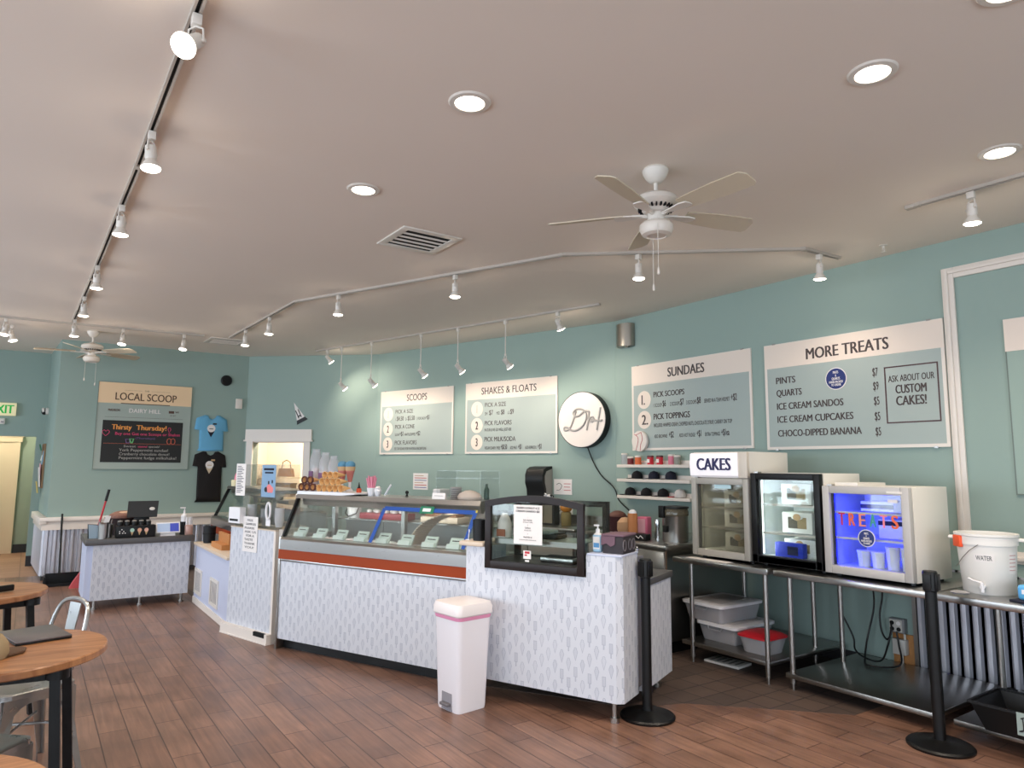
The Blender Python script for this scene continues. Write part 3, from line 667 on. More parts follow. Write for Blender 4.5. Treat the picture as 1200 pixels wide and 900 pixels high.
w.box(.295, .953, -.0175, -.0165, 2.487-Z0, 2.498-Z0); w.box(.33, .57, -.0168, -.0163, 2.69-Z0, 2.692-Z0); w.box(.69, .95, -.0168, -.0163, 2.69-Z0, 2.692-Z0)
write(w, 'MADISON', .138, 2.372-Z0, .034, .29, y=-.0145, bold=.02); w.box(.945, 1.02, -.0155, -.0145, 2.372-Z0, 2.41-Z0); write(w, 'WI', 1.035, 2.38-Z0, .028, 1.085, y=-.0145, bold=.02); write(w, 'EST 2017', .97, 2.33-Z0, .018, 1.05, y=-.0145, bold=.0)
w.box(.1, 1.15, -.0148, -.0143, 2.285-Z0, 2.288-Z0)
w.build('lettering', mat('sign_brown_print', (84, 56, 42), .6), t)
write(MB(), 'DAIRY HILL', .41, 2.36-Z0, .06, .835, y=-.0145, bold=-.0).build('white_lettering', PAPER, t)
CC = {'or': (240, 160, 80), 'pk': (226, 74, 120), 'wh': (170, 166, 160), 'gr': (112, 190, 120), 'pu': (120, 90, 140), 'rd': (190, 96, 74)}
def chalk(c): return mat('chalk_'+c, CC[c], .9)
for s, x0, x1, z, cap, c, bo in (('Thirsty', .2, .46, 2.105, .072, 'or', .01), ('Thursday!', .52, .93, 2.105, .072, 'or', .01), ('Buy one Get one Scoops or Shakes', .25, 1.12, 2.025, .042, 'pk', .0), ('(Thursdays)', .52, .78, 1.97, .026, 'pu', 0),
  ('~~~~~~~~~~~~~~~~~~~~~', .11, 1.14, 1.885, .034, 'rd', .02), ('Sweet', .37, .53, 1.845, .032, 'wh', 0), ('seasonal', .56, .68, 1.845, .03, 'pk', 0), ('specials!', .70, .85, 1.845, .03, 'wh', 0),
  ('York Peppermint sundae!', .315, .97, 1.785, .04, 'wh', 0), ('Cranberry chocolate donut!', .318, .99, 1.727, .04, 'wh', 0), ('Peppermint fudge milkshake!', .318, 1.09, 1.67, .04, 'wh', 0)):
    write(MB(), s, x0, z-Z0, cap, x1, y=-.0185, bold=bo).build('chalk_writing', chalk(c), cb)
m = MB(); m.tube([(.13+.045*k[0], -.019, 2.05-Z0+.045*k[1]) for k in ((0, -1), (-.9, -.1), (-1, .55), (-.5, .95), (0, .5), (.5, .95), (1, .55), (.9, -.1))], .004, 5, closed=True)
m.tube([(.97+.02*k[0], -.019, 2.12-Z0+.03*k[1]) for k in ((-1, .2), (-.6, 1), (.6, 1), (1, .2), (0, -1.5))], .004, 5, closed=True); m.build('chalk_drawing', chalk('pk'), cb)
m = MB(); m.tube([(.42+.03*k[0], -.019, 1.94-Z0+.03*k[1]) for k in ((-1, .8), (1, .8), (.6, -1), (-.6, -1))], .007, 5, closed=True); m.k = 1
m.tube([(.47+.026*k[0], -.019, 1.94-Z0+.03*k[1]) for k in ((-1, 1), (1, 1), (.3, -1), (-.3, -1))], .010, 5, closed=True); m.k = 2
for q in (-.025, .03): m.tube([(1.0+q+.03*math.cos(k*PI/4), -.019, 1.945-Z0+.045*math.sin(k*PI/4)) for k in range(8)], .006, 5, closed=True)
m.build('chalk_drawing', [chalk('pu'), chalk('gr'), chalk('rd')], cb)
# --- round logo light, speaker, baseball disc, dispenser, papers
t = thing('round_wall_sign', 'round white drum sign with grey script initials on the back wall', 'sign', on_back2(3.88, 2.18, -.002), A2)
MB().lathe([(.345, 0), (.345, .11)], axis=(0, -1, 0), n=48).build('drum', BLACK, t)
MB().lathe([(.338, .1095), (.335, .116), (.001, .116)], axis=(0, -1, 0), n=48).build('face', mat('sign_face_white', (236, 224, 214), .45), t)
def stroke(m, pts, r=.0125, y=-.119): m.tube([(a, y, b) for a, b in pts], r, 6)
def cr(pts, n=6):
    P = [pts[0]]+list(pts)+[pts[-1]]; out = []
    for i in range(1, len(P)-2):
        for k in range(n):
            s_ = k/n; a, b, c, d = P[i-1], P[i], P[i+1], P[i+2]
            out.append(tuple(.5*((2*b[j])+(-a[j]+c[j])*s_+(2*a[j]-5*b[j]+4*c[j]-d[j])*s_**2+(-a[j]+3*b[j]-3*c[j]+d[j])*s_**3) for j in range(len(b))))
    return out+[tuple(P[-1])]
m = MB()
stroke(m, cr([(-.07, .107), (-.10, .03), (-.15, -.085), (-.20, -.125), (-.245, -.122), (-.242, -.09), (-.20, -.092), (-.13, -.13), (-.055, -.125), (.03, -.07), (.075, .02), (.06, .09), (.0, .128), (-.07, .128), (-.115, .085), (-.085, .045), (-.03, .05), (.05, .10), (.115, .094)]))
stroke(m, cr([(.115, .094), (.108, .02), (.082, -.134)])); stroke(m, cr([(.092, -.06), (.125, .005), (.16, .025), (.178, .0), (.16, -.03), (.135, -.02), (.16, -.01), (.22, -.02), (.30, -.02)])); stroke(m, cr([(.275, .138), (.25, .02), (.222, -.134)]))
m.build('script_initials', mat('sign_script_grey', (176, 170, 164), .5), t)
tag(MB().tube(cr([tuple(on_back2(3.93, 1.84, -.05)), tuple(on_back2(3.99, 1.66, -.015)), tuple(on_back2(4.10, 1.50, -.012)), (5.705, 6.10, 1.36), (5.715, 6.03, 1.22), (5.715, 5.85, 1.10), (5.71, 5.73, 1.02), (5.70, 5.64, .93)]), .008, 6).build('power_cord', CORD), 'black cord hanging from the round script sign down the wall', 'cord')
t = thing('wall_sconce', 'silver half-round metal wall light high in the back wall bend', 'wall light', on_right(.10, 3.02, -.002), -PI/2)
MB().prism([(-.0, 0), (-.0, -.05), (.03, -.095), (.09, -.12), (.15, -.12), (.21, -.095), (.24, -.05), (.24, 0)], 'z', 0, .27).build('shade', brushed('satin_nickel', (168, 160, 150), .35), t)
bx(.03, .21, -.09, 0, .265, .275).build('top_cover', STEELD, t); bx(.15, .19, -.07, -.03, -.015, 0).build('bottom_knob', STEELD, t)
t = thing('baseball_sign', 'small white disc with red stitching like a baseball, overlapping the corner of a menu board', 'sign', (5.715, 5.66, 1.90), -PI/2)
MB().lathe([(.118, 0), (.118, .028), (.11, .034), (.001, .034)], axis=(0, -1, 0), n=40).build('disc', TRIM, t)
m = MB(); m.tube(cr([(-.07, -.036, .08), (-.02, -.036, .05), (-.01, -.036, -.0), (-.045, -.036, -.10)]), .0028, 5); m.tube(cr([(.04, -.036, .10), (.055, -.036, .02), (.03, -.036, -.04), (.02, -.036, -.11)]), .0028, 5); m.tube(cr([(-.05, -.036, .07), (.0, -.036, .085), (.04, -.036, .10)]), .0028, 5)
m.build('stitching', RED, t)
t = thing('paper_towel_dispenser', 'black curved paper towel dispenser with a grey side on the back wall', 'towel dispenser', on_back2(3.10, 1.20, -.002), A2)
pr = [(0, 0), (-.17, 0), (-.18, .12), (-.215, .2), (-.215, .30), (-.18, .37), (-.12, .40), (0, .41)]
MB().prism([(a, b) for a, b in pr], 'x', 0, .27).build('cover', BLACK, t)
MB().prism([(0, 0), (-.13, 0), (-.135, .13), (-.16, .2), (-.16, .29), (-.13, .345), (0, .38)], 'x', .27, .275).build('side_panel', mat('dispenser_grey', (150, 146, 140), .5), t)
bx(.03, .24, -.176, -.168, .02, .05).build('slot', DARKV, t)
def wallpaper_note(loc, rz, w, h, label, lines, cols):
    t = thing('wall_notice', label, 'notice', loc, rz); bx(0, w, -.004, -.001, 0, h).build('sheet', PAPER, t)
    for i, c in enumerate(cols):
        m = MB()
        for k in range(lines):
            if k % len(cols) == i: zz = h-(k+1)*h/(lines+1); m.box(w*.1, w*(.9 if k % 3 else .7), -.0048, -.004, zz-.006, zz+.004)
        m.build('print', c, t)
wallpaper_note(on_back2(.855, 1.255, -.002), A2, .31, .24, 'small white notice on the back wall below the SCOOPS board', 6, (mat('note_tan', (190, 160, 130), .7), RED, mat('note_blue', (80, 80, 150), .7)))
t = thing('wall_notice', 'small white notice with a red doodle beside the black towel dispenser', 'notice', on_back2(3.40, 1.26, -.002), A2); bx(0, .27, -.004, -.001, 0, .19).build('sheet', PAPER, t)
m = MB().tube(cr([(.04, -.005, .12), (.08, -.005, .14), (.12, -.005, .11), (.09, -.005, .06), (.04, -.005, .05)]), .003, 5); m.k = 1; m.box(.15, .25, -.005, -.004, .13, .137).box(.15, .24, -.005, -.004, .09, .097).box(.15, .25, -.005, -.004, .05, .057); m.build('print', [INK, RED], t)
t = thing('wall_notice', 'paper notice with crossed lines, seen through the glass of the dark-framed case', 'notice', on_back2(3.36, .97, -.002), A2); bx(0, .32, -.004, -.001, 0, .2).build('sheet', PAPER, t)
MB().tube([(.04, -.005, .17), (.28, -.005, .03)], .004, 5).tube([(.05, -.005, .03), (.24, -.005, .17)], .004, 5).build('print', INK, t)
# --- corner bits
t = thing('wall_speaker', 'round black speaker on the wall right of the chalkboard sign', 'speaker', (2.51, 11.718, 2.945))
MB().lathe([(.085, 0), (.085, .03), (.07, .045)], axis=(0, -1, 0), n=28).build('ring', BLACK, t); MB().lathe([(.07, .044), (.04, .05), (.001, .05)], axis=(0, -1, 0), n=28).build('grille', DARKV, t)
t = thing('thermostat', 'small cream thermostat box in the back corner', 'thermostat', (2.72, 11.718, 2.50)); bx(-.05, .05, -.035, 0, 0, .16, .006).build('cover', TRIM, t); bx(-.03, .03, -.04, -.035, .06, .13).build('front_plate', WHITE, t)
t = thing('pennant', 'small black and white triangular pennant tilted on the wall above the doorway', 'pennant', on_back3(.93, 2.38, -.002), A3)
m = MB(); m.T = Matrix.Rotation(math.radians(-27), 4, 'Y'); m.prism([(-.1, -.10), (.1, -.10), (.07, -.04), (-.075, -.04)], 'y', -.006, 0); m.build('black_band', BLACK, t)
m = MB(); m.T = Matrix.Rotation(math.radians(-27), 4, 'Y'); m.prism([(-.075, -.04), (.07, -.04), (.0, .25)], 'y', -.006, 0); m.k = 1
m.box(-.035, -.02, -.008, -.006, -.02, .12).box(.012, .026, -.008, -.006, -.02, .12).box(-.03, .02, -.008, -.006, .0, .02); m.build('field', [PAPER, BLACK], t)
# --- shirts pinned on the wall
def shirt(z, x, s, cloth, label, sx=1.0, extra=0.0):
    t = thing('t_shirt', label, 'shirt', (x, 11.715, z))
    out = [(-.07, .0), (-.12, .005), (-.245, -.05), (-.27, -.24), (-.19, -.25), (-.185, -.56-extra), (-.21, -.60-extra), (.20, -.60-extra), (.19, -.25), (.265, -.26), (.235, -.06), (.12, .005), (.07, .0), (.045, -.045), (0, -.065), (-.045, -.045)]
    m = MB(); n = len(out)
    # slightly puffed front: ring at the wall, ring in front, inner ring further out
    ring = [(a*s*sx, b*s) for a, b in out]; cx, cz = 0, -.3*s
    vs = [(a, 0, b) for a, b in ring]+[(a, -.018, b) for a, b in ring]+[(cx+(a-cx)*.82, -.034, cz+(b-cz)*.86) for a, b in ring]
    fs = [(i, (i+1) % n, n+(i+1) % n, n+i) for i in range(n)]+[(n+i, n+(i+1) % n, 2*n+(i+1) % n, 2*n+i) for i in range(n)]+[tuple(range(2*n, 3*n))]
    m.add(vs, fs); m.build('cloth', cloth, t, sharp=80)
    c = (-.01, -.22*s); m = MB()
    m.prism([(c[0]+.06*math.cos(k*PI/9), c[1]+.06*math.sin(k*PI/9)) for k in range(18)], 'y', -.038, -.034); m.k = 1
    m.prism([(c[0]-.05, c[1]-.045), (c[0]+.05, c[1]-.045), (c[0], c[1]-.14)], 'y', -.037, -.034); m.k = 2
    m.box(c[0]-.03, c[0]+.03, -.0395, -.038, c[1]-.012, c[1]-.002).box(c[0]+.02, c[0]+.075, -.0395, -.034, c[1]+.06, c[1]+.085)
    m.build('cone_print', [PAPER, mat('print_cone_tan', (210, 190, 160), .8) if cloth is not BLUE else NAVY, INK if cloth is BLUE else KRAFT], t)
shirt(2.37, 2.33, .93, BLUE, 'light blue t-shirt with a cone print pinned on the back wall')
shirt(1.80, 2.335, .93, BLACKCLOTH, 'black t-shirt with a pale cone print hanging below a blue one', 1.0, .24)
# --- things on the return wall and exit sign
RA = math.atan2(-1.7, .09)
def on_ret(s, z): return Vector((.17+.0529*s-.003, 13.4-.9986*s, z))
t = thing('security_camera', 'small white round security camera on the narrow return wall', 'camera', on_ret(.35, 2.41), RA)
MB().lathe([(.055, 0), (.055, .03), (.042, .04)], axis=(0, -1, 0), n=20).build('base', WHITE, t); MB().ball((0, -.05, -.015), .042).build('dome', BLACK, t); MB().lathe([(.048, 0), (.048, .03)], c=(0, -.045, .01), axis=(-.3, -1, -.2), n=18).build('hood', WHITE, t)
t = thing('notice_board', 'narrow cluttered notice board with curling flyers on the return wall', 'notice board', on_ret(.08, 1.22), RA)
bx(0, .42, -.02, 0, 0, .68).build('board', mat('cork', (150, 120, 90), .9), t)
for i, (a, z, w_, h_, c) in enumerate(((.02, .42, .18, .22, PAPER), (.21, .36, .18, .28, mat('flyer_blue', (150, 180, 200), .8)), (.04, .12, .16, .26, mat('flyer_pink', (220, 170, 180), .8)), (.22, .02, .17, .3, PAPER), (.05, -.08, .12, .18, mat('flyer_yellow', (210, 190, 110), .8)), (.1, .58, .12, .1, GREEN))):
    m = MB(); m.T = Matrix.Translation((a, -.022-.003*i, z)) @ Matrix.Rotation(.08*(i-2), 4, 'X'); m.box(0, w_, -.012, 0, 0, h_); m.build('flyer', c, t)
t = thing('exit_sign', 'lit exit sign with green letters high on the far left wall', 'exit sign', (-.575, 13.397, 2.335))
bx(0, .345, -.06, 0, 0, .20, .006).build('housing', mat('exit_cream', (226, 214, 170), .5, emit=.35), t)
write(MB(), 'EXIT', .03, .035, .13, .315, y=-.0605, bold=.01).build('lettering', mat('exit_green', (24, 150, 60), .5, emit=.6), t)
t = thing('motion_sensor', 'small white box on the wall under the exit sign', 'sensor', (-.43, 13.397, 2.20)); bx(0, .07, -.04, 0, 0, .09, .008).build('body', WHITE, t); bx(.015, .055, -.044, -.04, .02, .05).build('eye', MILKY, t)

# ================================================================== COUNTERS ON THE LEFT
# register counter
t = thing('register_counter', 'low patterned counter with a grey top carrying the till, at far left', 'counter', (.60, 9.05, 0))
bx(0.05, 1.04, 0, .80, .10, .70).build('front_panel', CONE, t)
bx(-.01, 0.05, .04, .80, .10, .70).build('side_panel', PALEBLUE, t)
bx(-.03, 1.08, -.03, .84, .70, .765, .006).build('worktop', GREYLAM, t)
for x in (.10, .55, .98):
    for y in (.06, .7): MB().cyl((x, y, 0), (x, y, .02), .028, n=12).cyl((x, y, .02), (x, y, .10), .016, n=12).build('foot', STEEL, t)
ZR = .765
# low pale-blue ledge with vents
t = thing('low_counter', 'pale blue low counter ledge with two white vent grilles and a beige top', 'counter', (1.70, 9.0, 0), -PI/2)
bx(0, 1.66, 0, .16, .0, .66).build('front_panel', PALEBLUE, t)
bx(-.02, 1.66, -.03, .17, .66, .69, .004).build('worktop', BEIGE, t)
bx(0, 1.66, -.012, 0, 0, .07).build('tile_base', TRIM, t)
for x0, x1 in ((.05, .42), (.88, 1.26)):
    m = MB()
    for a in ((x0, x1, .12, .15), (x0, x1, .37, .40), (x0, x0+.035, .15, .37), (x1-.035, x1, .15, .37)): m.box(a[0], a[1], -.014, 0, a[2], a[3])
    g = m.build('vent_grille', WHITE, t); m = MB(); n = 6
    for k in range(n): xx = x0+.05+k*(x1-x0-.09)/n; m.box(xx, xx+.022, -.0045, -.002, .15, .37)
    m.k = 1; m.box(x0+.035, x1-.035, -.002, 0, .15, .37); m.build('louvres', [WHITE, mat('vent_grey', (96, 98, 112), .6)], g)
# dispenser column
AC = math.atan2(6.5-7.25, 1.9-1.68); LC = math.dist((1.68, 7.25), (1.9, 6.5))
t = thing('counter_column', 'tall narrow patterned counter end standing on white tiles, left of the ice cream case', 'counter', (1.68, 7.26, 0), AC)
bx(0, LC-.03, 0, .30, .09, 1.0).build('body', CONE, t)
bx(LC-.03, LC, -.004, .30, .09, 1.0).build('corner_strip', TRIM, t)
m = MB().box(-.02, LC, -.05, .30, 0, .09).box(-.02, LC, -.056, -.05, 0, .012); m.build('tile_base', TRIM, t)
bx(LC*.72, LC*.95, -.052, -.03, .055, .092).build('chipped_gap', DARKV, t)
bx(0, LC, -.006, .30, .995, 1.005).build('top_edge', BEIGE, t)
T0 = t
def on_col(x, y, z): return T0.matrix_local @ Vector((x, y, z)) if False else Matrix.Translation((1.68, 7.26, 0)) @ Matrix.Rotation(AC, 4, 'Z') @ Vector((x, y, z))
t = thing('cup_dispenser', 'clear acrylic tower for cups and cones on top of the narrow column', 'dispenser', on_col(0, 0, 1.005), AC)
m = MB()
for a in ((.02, .75, .02, .026), (.02, .75, .24, .246)): m.box(a[0], a[1], a[2], a[3], 0, .60)
for x in (.02, .26, .50, .744): m.box(x, x+.006, .026, .24, 0, .60)
for z in (0.0, .30): m.box(.026, .744, .026, .24, z, z+.006)
m.build('acrylic_box', ACRYL, t)
for (x, z, n, c, lab) in ((.14, .012, 9, PLASTIC, 'left'), (.38, .012, 7, MILKY, 'middle'), (.62, .012, 8, PLASTIC, 'right')):
    k = thing('cup_stack', 'stack of cups in the %s bay of the clear acrylic tower' % lab, 'cups', on_col(x, .13, 1.005+z), AC, 'cup stacks in the clear tower')
    m = MB()
    for i in range(n): m.lathe([(.030, i*.016), (.043, i*.016+.06), (.046, i*.016+.062), (.046, i*.016+.066)], n=20)
    m.build('cups', c, k)
k = thing('lid_box', 'open white box in the clear acrylic tower, above the column', 'box', on_col(.03, -.05, 1.01), AC)
bx(0, .2, 0, .06, .03, .18).build('carton', PLASTIC, k); bx(.02, .17, -.002, 0, .05, .07).build('slot', DARKV, k)
k = thing('menu_sheet', 'tall white printed flavour sheet on the left of the clear tower', 'notice', on_col(.02, .012, 1.30), AC)
bx(0, .17, 0, .004, 0, .31).build('sheet', PAPER, k); m = MB()
for i in range(16): m.box(.02, .02+.12*(.6+.4*((i*7) % 5)/4), -.001, 0, .28-i*.0168, .288-i*.0168)
m.build('print', mat('grey_ink', (120, 116, 120), .7), k)
k = thing('poster', 'blue poster with a pink treat picture on the right of the clear tower', 'poster', on_col(.48, .012, 1.30), AC)
bx(0, .23, 0, .004, 0, .30).build('sheet', mat('poster_blue', (132, 164, 194), .6), k)
m = MB().box(.03, .2, -.001, 0, .25, .27).box(.05, .19, -.001, 0, .22, .235); m.k = 1; m.ball((.13, 0, .08), (.045, .002, .04)); m.ball((.17, 0, .07), (.03, .002, .03)); m.k = 2; m.ball((.08, 0, .07), (.03, .002, .025)); m.box(.11, .13, -.002, 0, .12, .15); m.box(.17, .19, -.002, 0, .13, .16)
m.build('picture', [NAVY, mat('poster_pink', (232, 130, 130), .6), INK], k)
k = thing('loop_sign', 'white looped tag hanging on the right bay of the clear tower', 'sign', on_col(.60, -.012, 1.04), AC)
bx(.02, .09, 0, .005, 0, .06).build('tag_card', PLASTIC, k); MB().tube([(.055+.035*math.cos(a*PI/8), 0, .135+.075*math.sin(a*PI/8)) for a in range(16)], .011, 8, closed=True).build('loop', PLASTIC, k)
k = thing('notice_card', 'white notice with bold writing taped to the front of the narrow column', 'notice', on_col(.23, -.004, .78), AC)
bx(0, .25, -.003, 0, 0, .33).build('sheet', PAPER, k); m = MB()
for i, (a, b) in enumerate(((.07, .17), (.05, .22), (.03, .2), (.03, .23), (.06, .2), (.03, .18), (.03, .22), (.04, .2))): write(m, 'ICE CREAM FLAVOR NOTE'[i*2:i*2+9] if False else ('FREE', 'SAMPLES', 'PLEASE', 'ASK US', 'FOR A', 'TASTE', 'THANK', 'YOU!')[i], a, .285-i*.036, .02, b, y=-.003, bold=.02)
m.build('lettering', INK, k)
# beige filler post
t = thing('filler_post', 'grey metal upright between the narrow column and the ice cream case', 'post', (1.912, 6.472, 0), AC)
bx(0, .065, 0, .11, .0, 1.02, .004).build('post', mat('post_beige_grey', (176, 166, 156), .4), t)

# ================================================================== ICE CREAM CASES
def ice_case(loc, rz, L, label, front=True):
    t = thing('ice_cream_case', label, 'display case', loc, rz, 'glass ice cream cases')
    bx(.0, L, .07, .80, 0, .09).build('kick', BLACK, t)
    if front: bx(.02, L, 0, .03, .09, .755).build('front_panel', CONE, t)
    bx(.0, L, .03, .82, .09, .88).build('cabinet', STEELD, t)
    bx(-.005, .02, -.012, .82, .0 if front else .09, .97, .004).build('end_panel', STEELD, t)
    bx(.02, L, -.008, .03, .755, .775, .003).build('lower_trim', STEEL, t)
    bx(.0, L, -.014, .03, .775, .858).build('orange_band', RUST, t)
    MB().prism([(-.02, .858), (-.02, .945), (.0, .962), (.10, .968), (.10, .858)], 'x', .02, L).build('front_ledge', STEEL, t)
    g = MB(); g.prism([(.03, .967), (.036, .967), (.186, 1.292), (.18, 1.292)], 'x', .03, L-.01); g.build('front_glass', GLASS, t)
    m = MB(); m.prism([(.012, .962), (.05, .962), (.20, 1.30), (.162, 1.30)], 'x', .0, .022); m.build('end_frame', BLACK, t)
    g = MB(); g.prism([(.06, .967), (.74, .967), (.74, 1.28), (.2, 1.28)], 'x', .006, .011); g.build('end_glass', GLASS, t)
    top = MB().prism([(.15, 1.30), (.165, 1.335), (.60, 1.335), (.60, 1.30)], 'x', .0, L); top.k = 0; top.build('top_shelf', STEEL, t)
    MB().prism([(.19, 1.30), (.205, 1.24), (.235, 1.235), (.30, 1.30)], 'x', .05, L-.02).build('front_rail', STEEL, t)
    l = bpy.data.lights.new('case_fill_light', 'AREA'); l.shape = 'RECTANGLE'; l.size = L-.3; l.size_y = .03; l.energy = 5; l.color = (1, .95, .88)  # added light to brighten the case inside; the rail carries no lamp
    o = bpy.data.objects.new('case_fill_light', l); COL.objects.link(o); o.parent = t; o.location = (L/2, .30, 1.285); o.rotation_euler = (math.radians(25), 0, 0)
    for x in (.18, L*.5, L-.12):
        bx(x, x+.04, .44, .48, .90, 1.30).build('post', STEEL, t)
    MB().box(.05, L-.05, .50, .74, 1.10, 1.112).build('rear_shelf', STEELD, t)
    m = MB()
    for k in range(4): x0 = .05+k*(L-.1)/4; m.box(x0+.003, x0+(L-.1)/4-.003, .76, .775, .90, 1.09)
    m.build('sliding_door', mat('case_door_grey', (170, 170, 166), .4), t)
    m = MB().box(.03, L-.03, .10, .80, .875, .885); m.build('well_rim', STEEL, t)
    return t
PC = (1.895, 6.36); AK = math.atan2(-.913, .407)
def on_case(x, y, z): return Matrix.Translation((*PC, 0)) @ Matrix.Rotation(AK, 4, 'Z') @ Vector((x, y, z))
LK = 2.04
case = ice_case((*PC, 0), AK, LK, 'long glass-fronted ice cream case with an orange band and cone-print panel')
ice_case((1.93, 9.35, 0), -PI/2, 2.0, 'second glass ice cream case, mostly hidden behind the pale blue ledge and column', False)
ICE = [(240, 226, 196), (196, 138, 96), (226, 168, 176), (118, 78, 60), (172, 206, 178), (238, 232, 222), (206, 170, 120), (150, 180, 206), (222, 190, 150), (200, 120, 130)]
NM = ['vanilla-coloured', 'caramel-coloured', 'pink', 'chocolate-coloured', 'mint-coloured', 'white', 'tan', 'pale blue', 'cream-coloured', 'rose']
for i in range(10):
    x = .12+i*.2; 
    k = thing('ice_cream_tub', '%s ice cream tub in the glass case, %s from the left' % (NM[i], ORD[i]), 'ice cream tub', on_case(x+.08, .26, .886), AK, 'tubs in the long glass case')
    MB().lathe([(.08, 0), (.088, .06), (.092, .062), (.092, .066), (.083, .066), (.08, .03), (.001, .03)], n=24).build('tub', PLASTIC, k)
    MB().lathe([(.079, .03), (.07, .048), (.04, .056), (.001, .052)], n=24, cap=False).build('ice_cream', mat('ice_%d' % i, ICE[i], .6, noise=.1, nscale=30), k)
TAGM = mat('tag_green', (216, 228, 221), .6)
for i in range(8):
    x = .09+i*.243
    k = thing('flavour_tag', 'pale green two-tier flavour tag behind the case glass, %s from the left' % ORD[i], 'price tag', on_case(x, .085, .969), AK, 'flavour tags along the case glass')
    a = MB(); a.prism([(0, 0), (.02, .0), (.055, .075), (.048, .078)], 'x', 0, .12); a.build('upper_card', TAGM, k)
    a = MB(); a.prism([(-.012, 0), (-.006, 0), (.008, .035), (.002, .036)], 'x', -.01, .11); a.build('lower_card', mat('tag_white_green', (230, 238, 233), .6), k)
    m = MB()
    for q, (zz, yy) in enumerate(((.052, .036), (.033, .026))): m.T = Matrix.Translation((.02, yy-.003, zz)) @ Matrix.Rotation(-.45, 4, 'X'); m.box(0, .08-.02*q, -.001, .0, 0, .008)
    m.build('print', INK, k)
# things on the case's inner shelf
k = thing('red_tray', 'long dark red tray of toppings on the shelf inside the ice cream case', 'tray', on_case(.70, .62, 1.113), AK); MB().box(-.26, .26, -.09, .09, 0, .055, .006).build('tray_body', mat('dark_red_tub', (136, 44, 56), .5), k)
m = MB(); 
for i in range(9): m.lathe([(.02, .05), (.026, .075), (.001, .085)], c=(-.21+i*.052, -.01+.03*(i % 2), 0), n=10)
m.build('toppings', PLASTIC, k)
k = thing('white_tub', 'white plastic tub on the left of the shelf inside the ice cream case', 'tub', on_case(.30, .61, 1.113), AK); MB().lathe([(.06, 0), (.068, .10), (.072, .10), (.072, .115), (.001, .115)], n=20).build('tub_body', PLASTIC, k); MB().tube([(-.07, -.02, .09), (-.07, -.05, .04), (0, -.078, .012), (.07, -.05, .04), (.07, -.02, .09)], .005, 6).build('bail', BLACK, k)
k = thing('cake_tray', 'beige tray with cake pieces inside the right half of the ice cream case', 'tray', on_case(1.36, .62, 1.113), AK); MB().box(-.2, .2, -.09, .09, 0, .05, .006).build('tray_body', BEIGE, k); MB().box(-.17, .17, -.07, .07, .05, .08, .012).build('cake', mat('brown_cake', (150, 110, 84), .8, noise=.15, nscale=40), k)
# solid panel shaped like a curved reflection in the right half
k = thing('curved_reflection_panel', 'curved beige panel standing for a reflection in the right half of the ice cream case', 'reflection panel', on_case(1.295, .14, .886), AK)
pts = cr([(.0, .0), (.004, .07), (.06, .17), (.18, .27), (.36, .335)]); m = MB(); nn = len(pts)
for i in range(nn-1):
    a, b = pts[i], pts[i+1]; m.prism([(a[0], a[1]), (b[0], b[1]), (b[0]+.004, b[1]-.012), (a[0]+.012, a[1]-.002)], 'y', .05, .27)
m.build('panel', BEIGE, k)
# blue tape rectangle and green card on the front glass
def on_glass(x, s): # s along the slanted glass 0..1
    return (x, .03+.15*s-.0035, .967+.325*s)
k = thing('tape_outline', 'rectangle of blue tape stuck on the right half of the case glass', 'tape', on_case(0, 0, 0), AK)
m = MB()
def strip(m, x0, s0, x1, s1, wd, dx=0.0):
    a = Vector(on_glass(x0, s0)); b = Vector(on_glass(x1, s1)); d = (b-a).normalized(); nrm = Vector((0, -.908, .419)); w_ = d.cross(nrm)*wd/2
    m.add([a-w_, b-w_, b+w_, a+w_, a-w_+nrm*.002, b-w_+nrm*.002, b+w_+nrm*.002, a+w_+nrm*.002], [(0, 1, 2, 3), (4, 5, 6, 7), (0, 1, 5, 4), (1, 2, 6, 5), (2, 3, 7, 6), (3, 0, 4, 7)])
strip(m, 1.04, .02, 1.08, .86, .036); strip(m, 1.08, .86, 2.0, .86, .034); strip(m, 2.0, .86, 1.97, .04, .034)
m.build('tape', TAPE, k)
m = MB(); strip(m, 1.985, .87, 2.015, .87, .03); m.build('yellow_corner', mat('yellow_sticker', (226, 200, 60), .6), k)
k = thing('glass_sticker', 'green card with a white label on the top strip of blue tape', 'sticker', on_case(0, 0, 0), AK)
m = MB(); m.T = Matrix.Translation((0, -.004, .002)); strip(m, 1.46, .86, 1.60, .86, .062); m.build('card', GREEN, k)
m = MB(); m.T = Matrix.Translation((0, -.0062, .003)); strip(m, 1.49, .86, 1.57, .86, .028); m.build('white_label', PAPER, k)

# ------------------------------------------------------------------ on top of the case
ZT = 1.336
k = thing('cone_tray', 'flat white board holding cones on top of the ice cream case', 'tray', on_case(-.01, .18, ZT), AK)
MB().prism([(0, 0), (.56, 0), (.72, .012), (.72, .022), (.5, .028), (0, .028)], 'y', 0, .29).build('board', PLASTIC, k)
cone_root = None
def cone_copy(src, M, label, group):
    r = src.copy(); COL.objects.link(r); r.matrix_world = M; r['label'] = label; r['group'] = group
    for ch in list(src.children):
        c = ch.copy(); COL.objects.link(c); c.parent = r
    return r
CASEM = Matrix.Translation((*PC, 0)) @ Matrix.Rotation(AK, 4, 'Z')
def cone_proto(name, label, group, dip):
    r = thing(name, label, 'ice cream cone', group=group)
    MB().lathe([(.004, 0), (.032, .12), (.033, .122), (.029, .122), (.008, .04), (.001, .04)], n=18, cap=False).build('wafer', CONEW, r)
    if dip: MB().lathe([(.030, .098), (.0345, .106), (.036, .122), (.030, .127), (.022, .118)], n=18, cap=False).build('dipped_rim', dip, r)
    return r
n = 0; proto = None
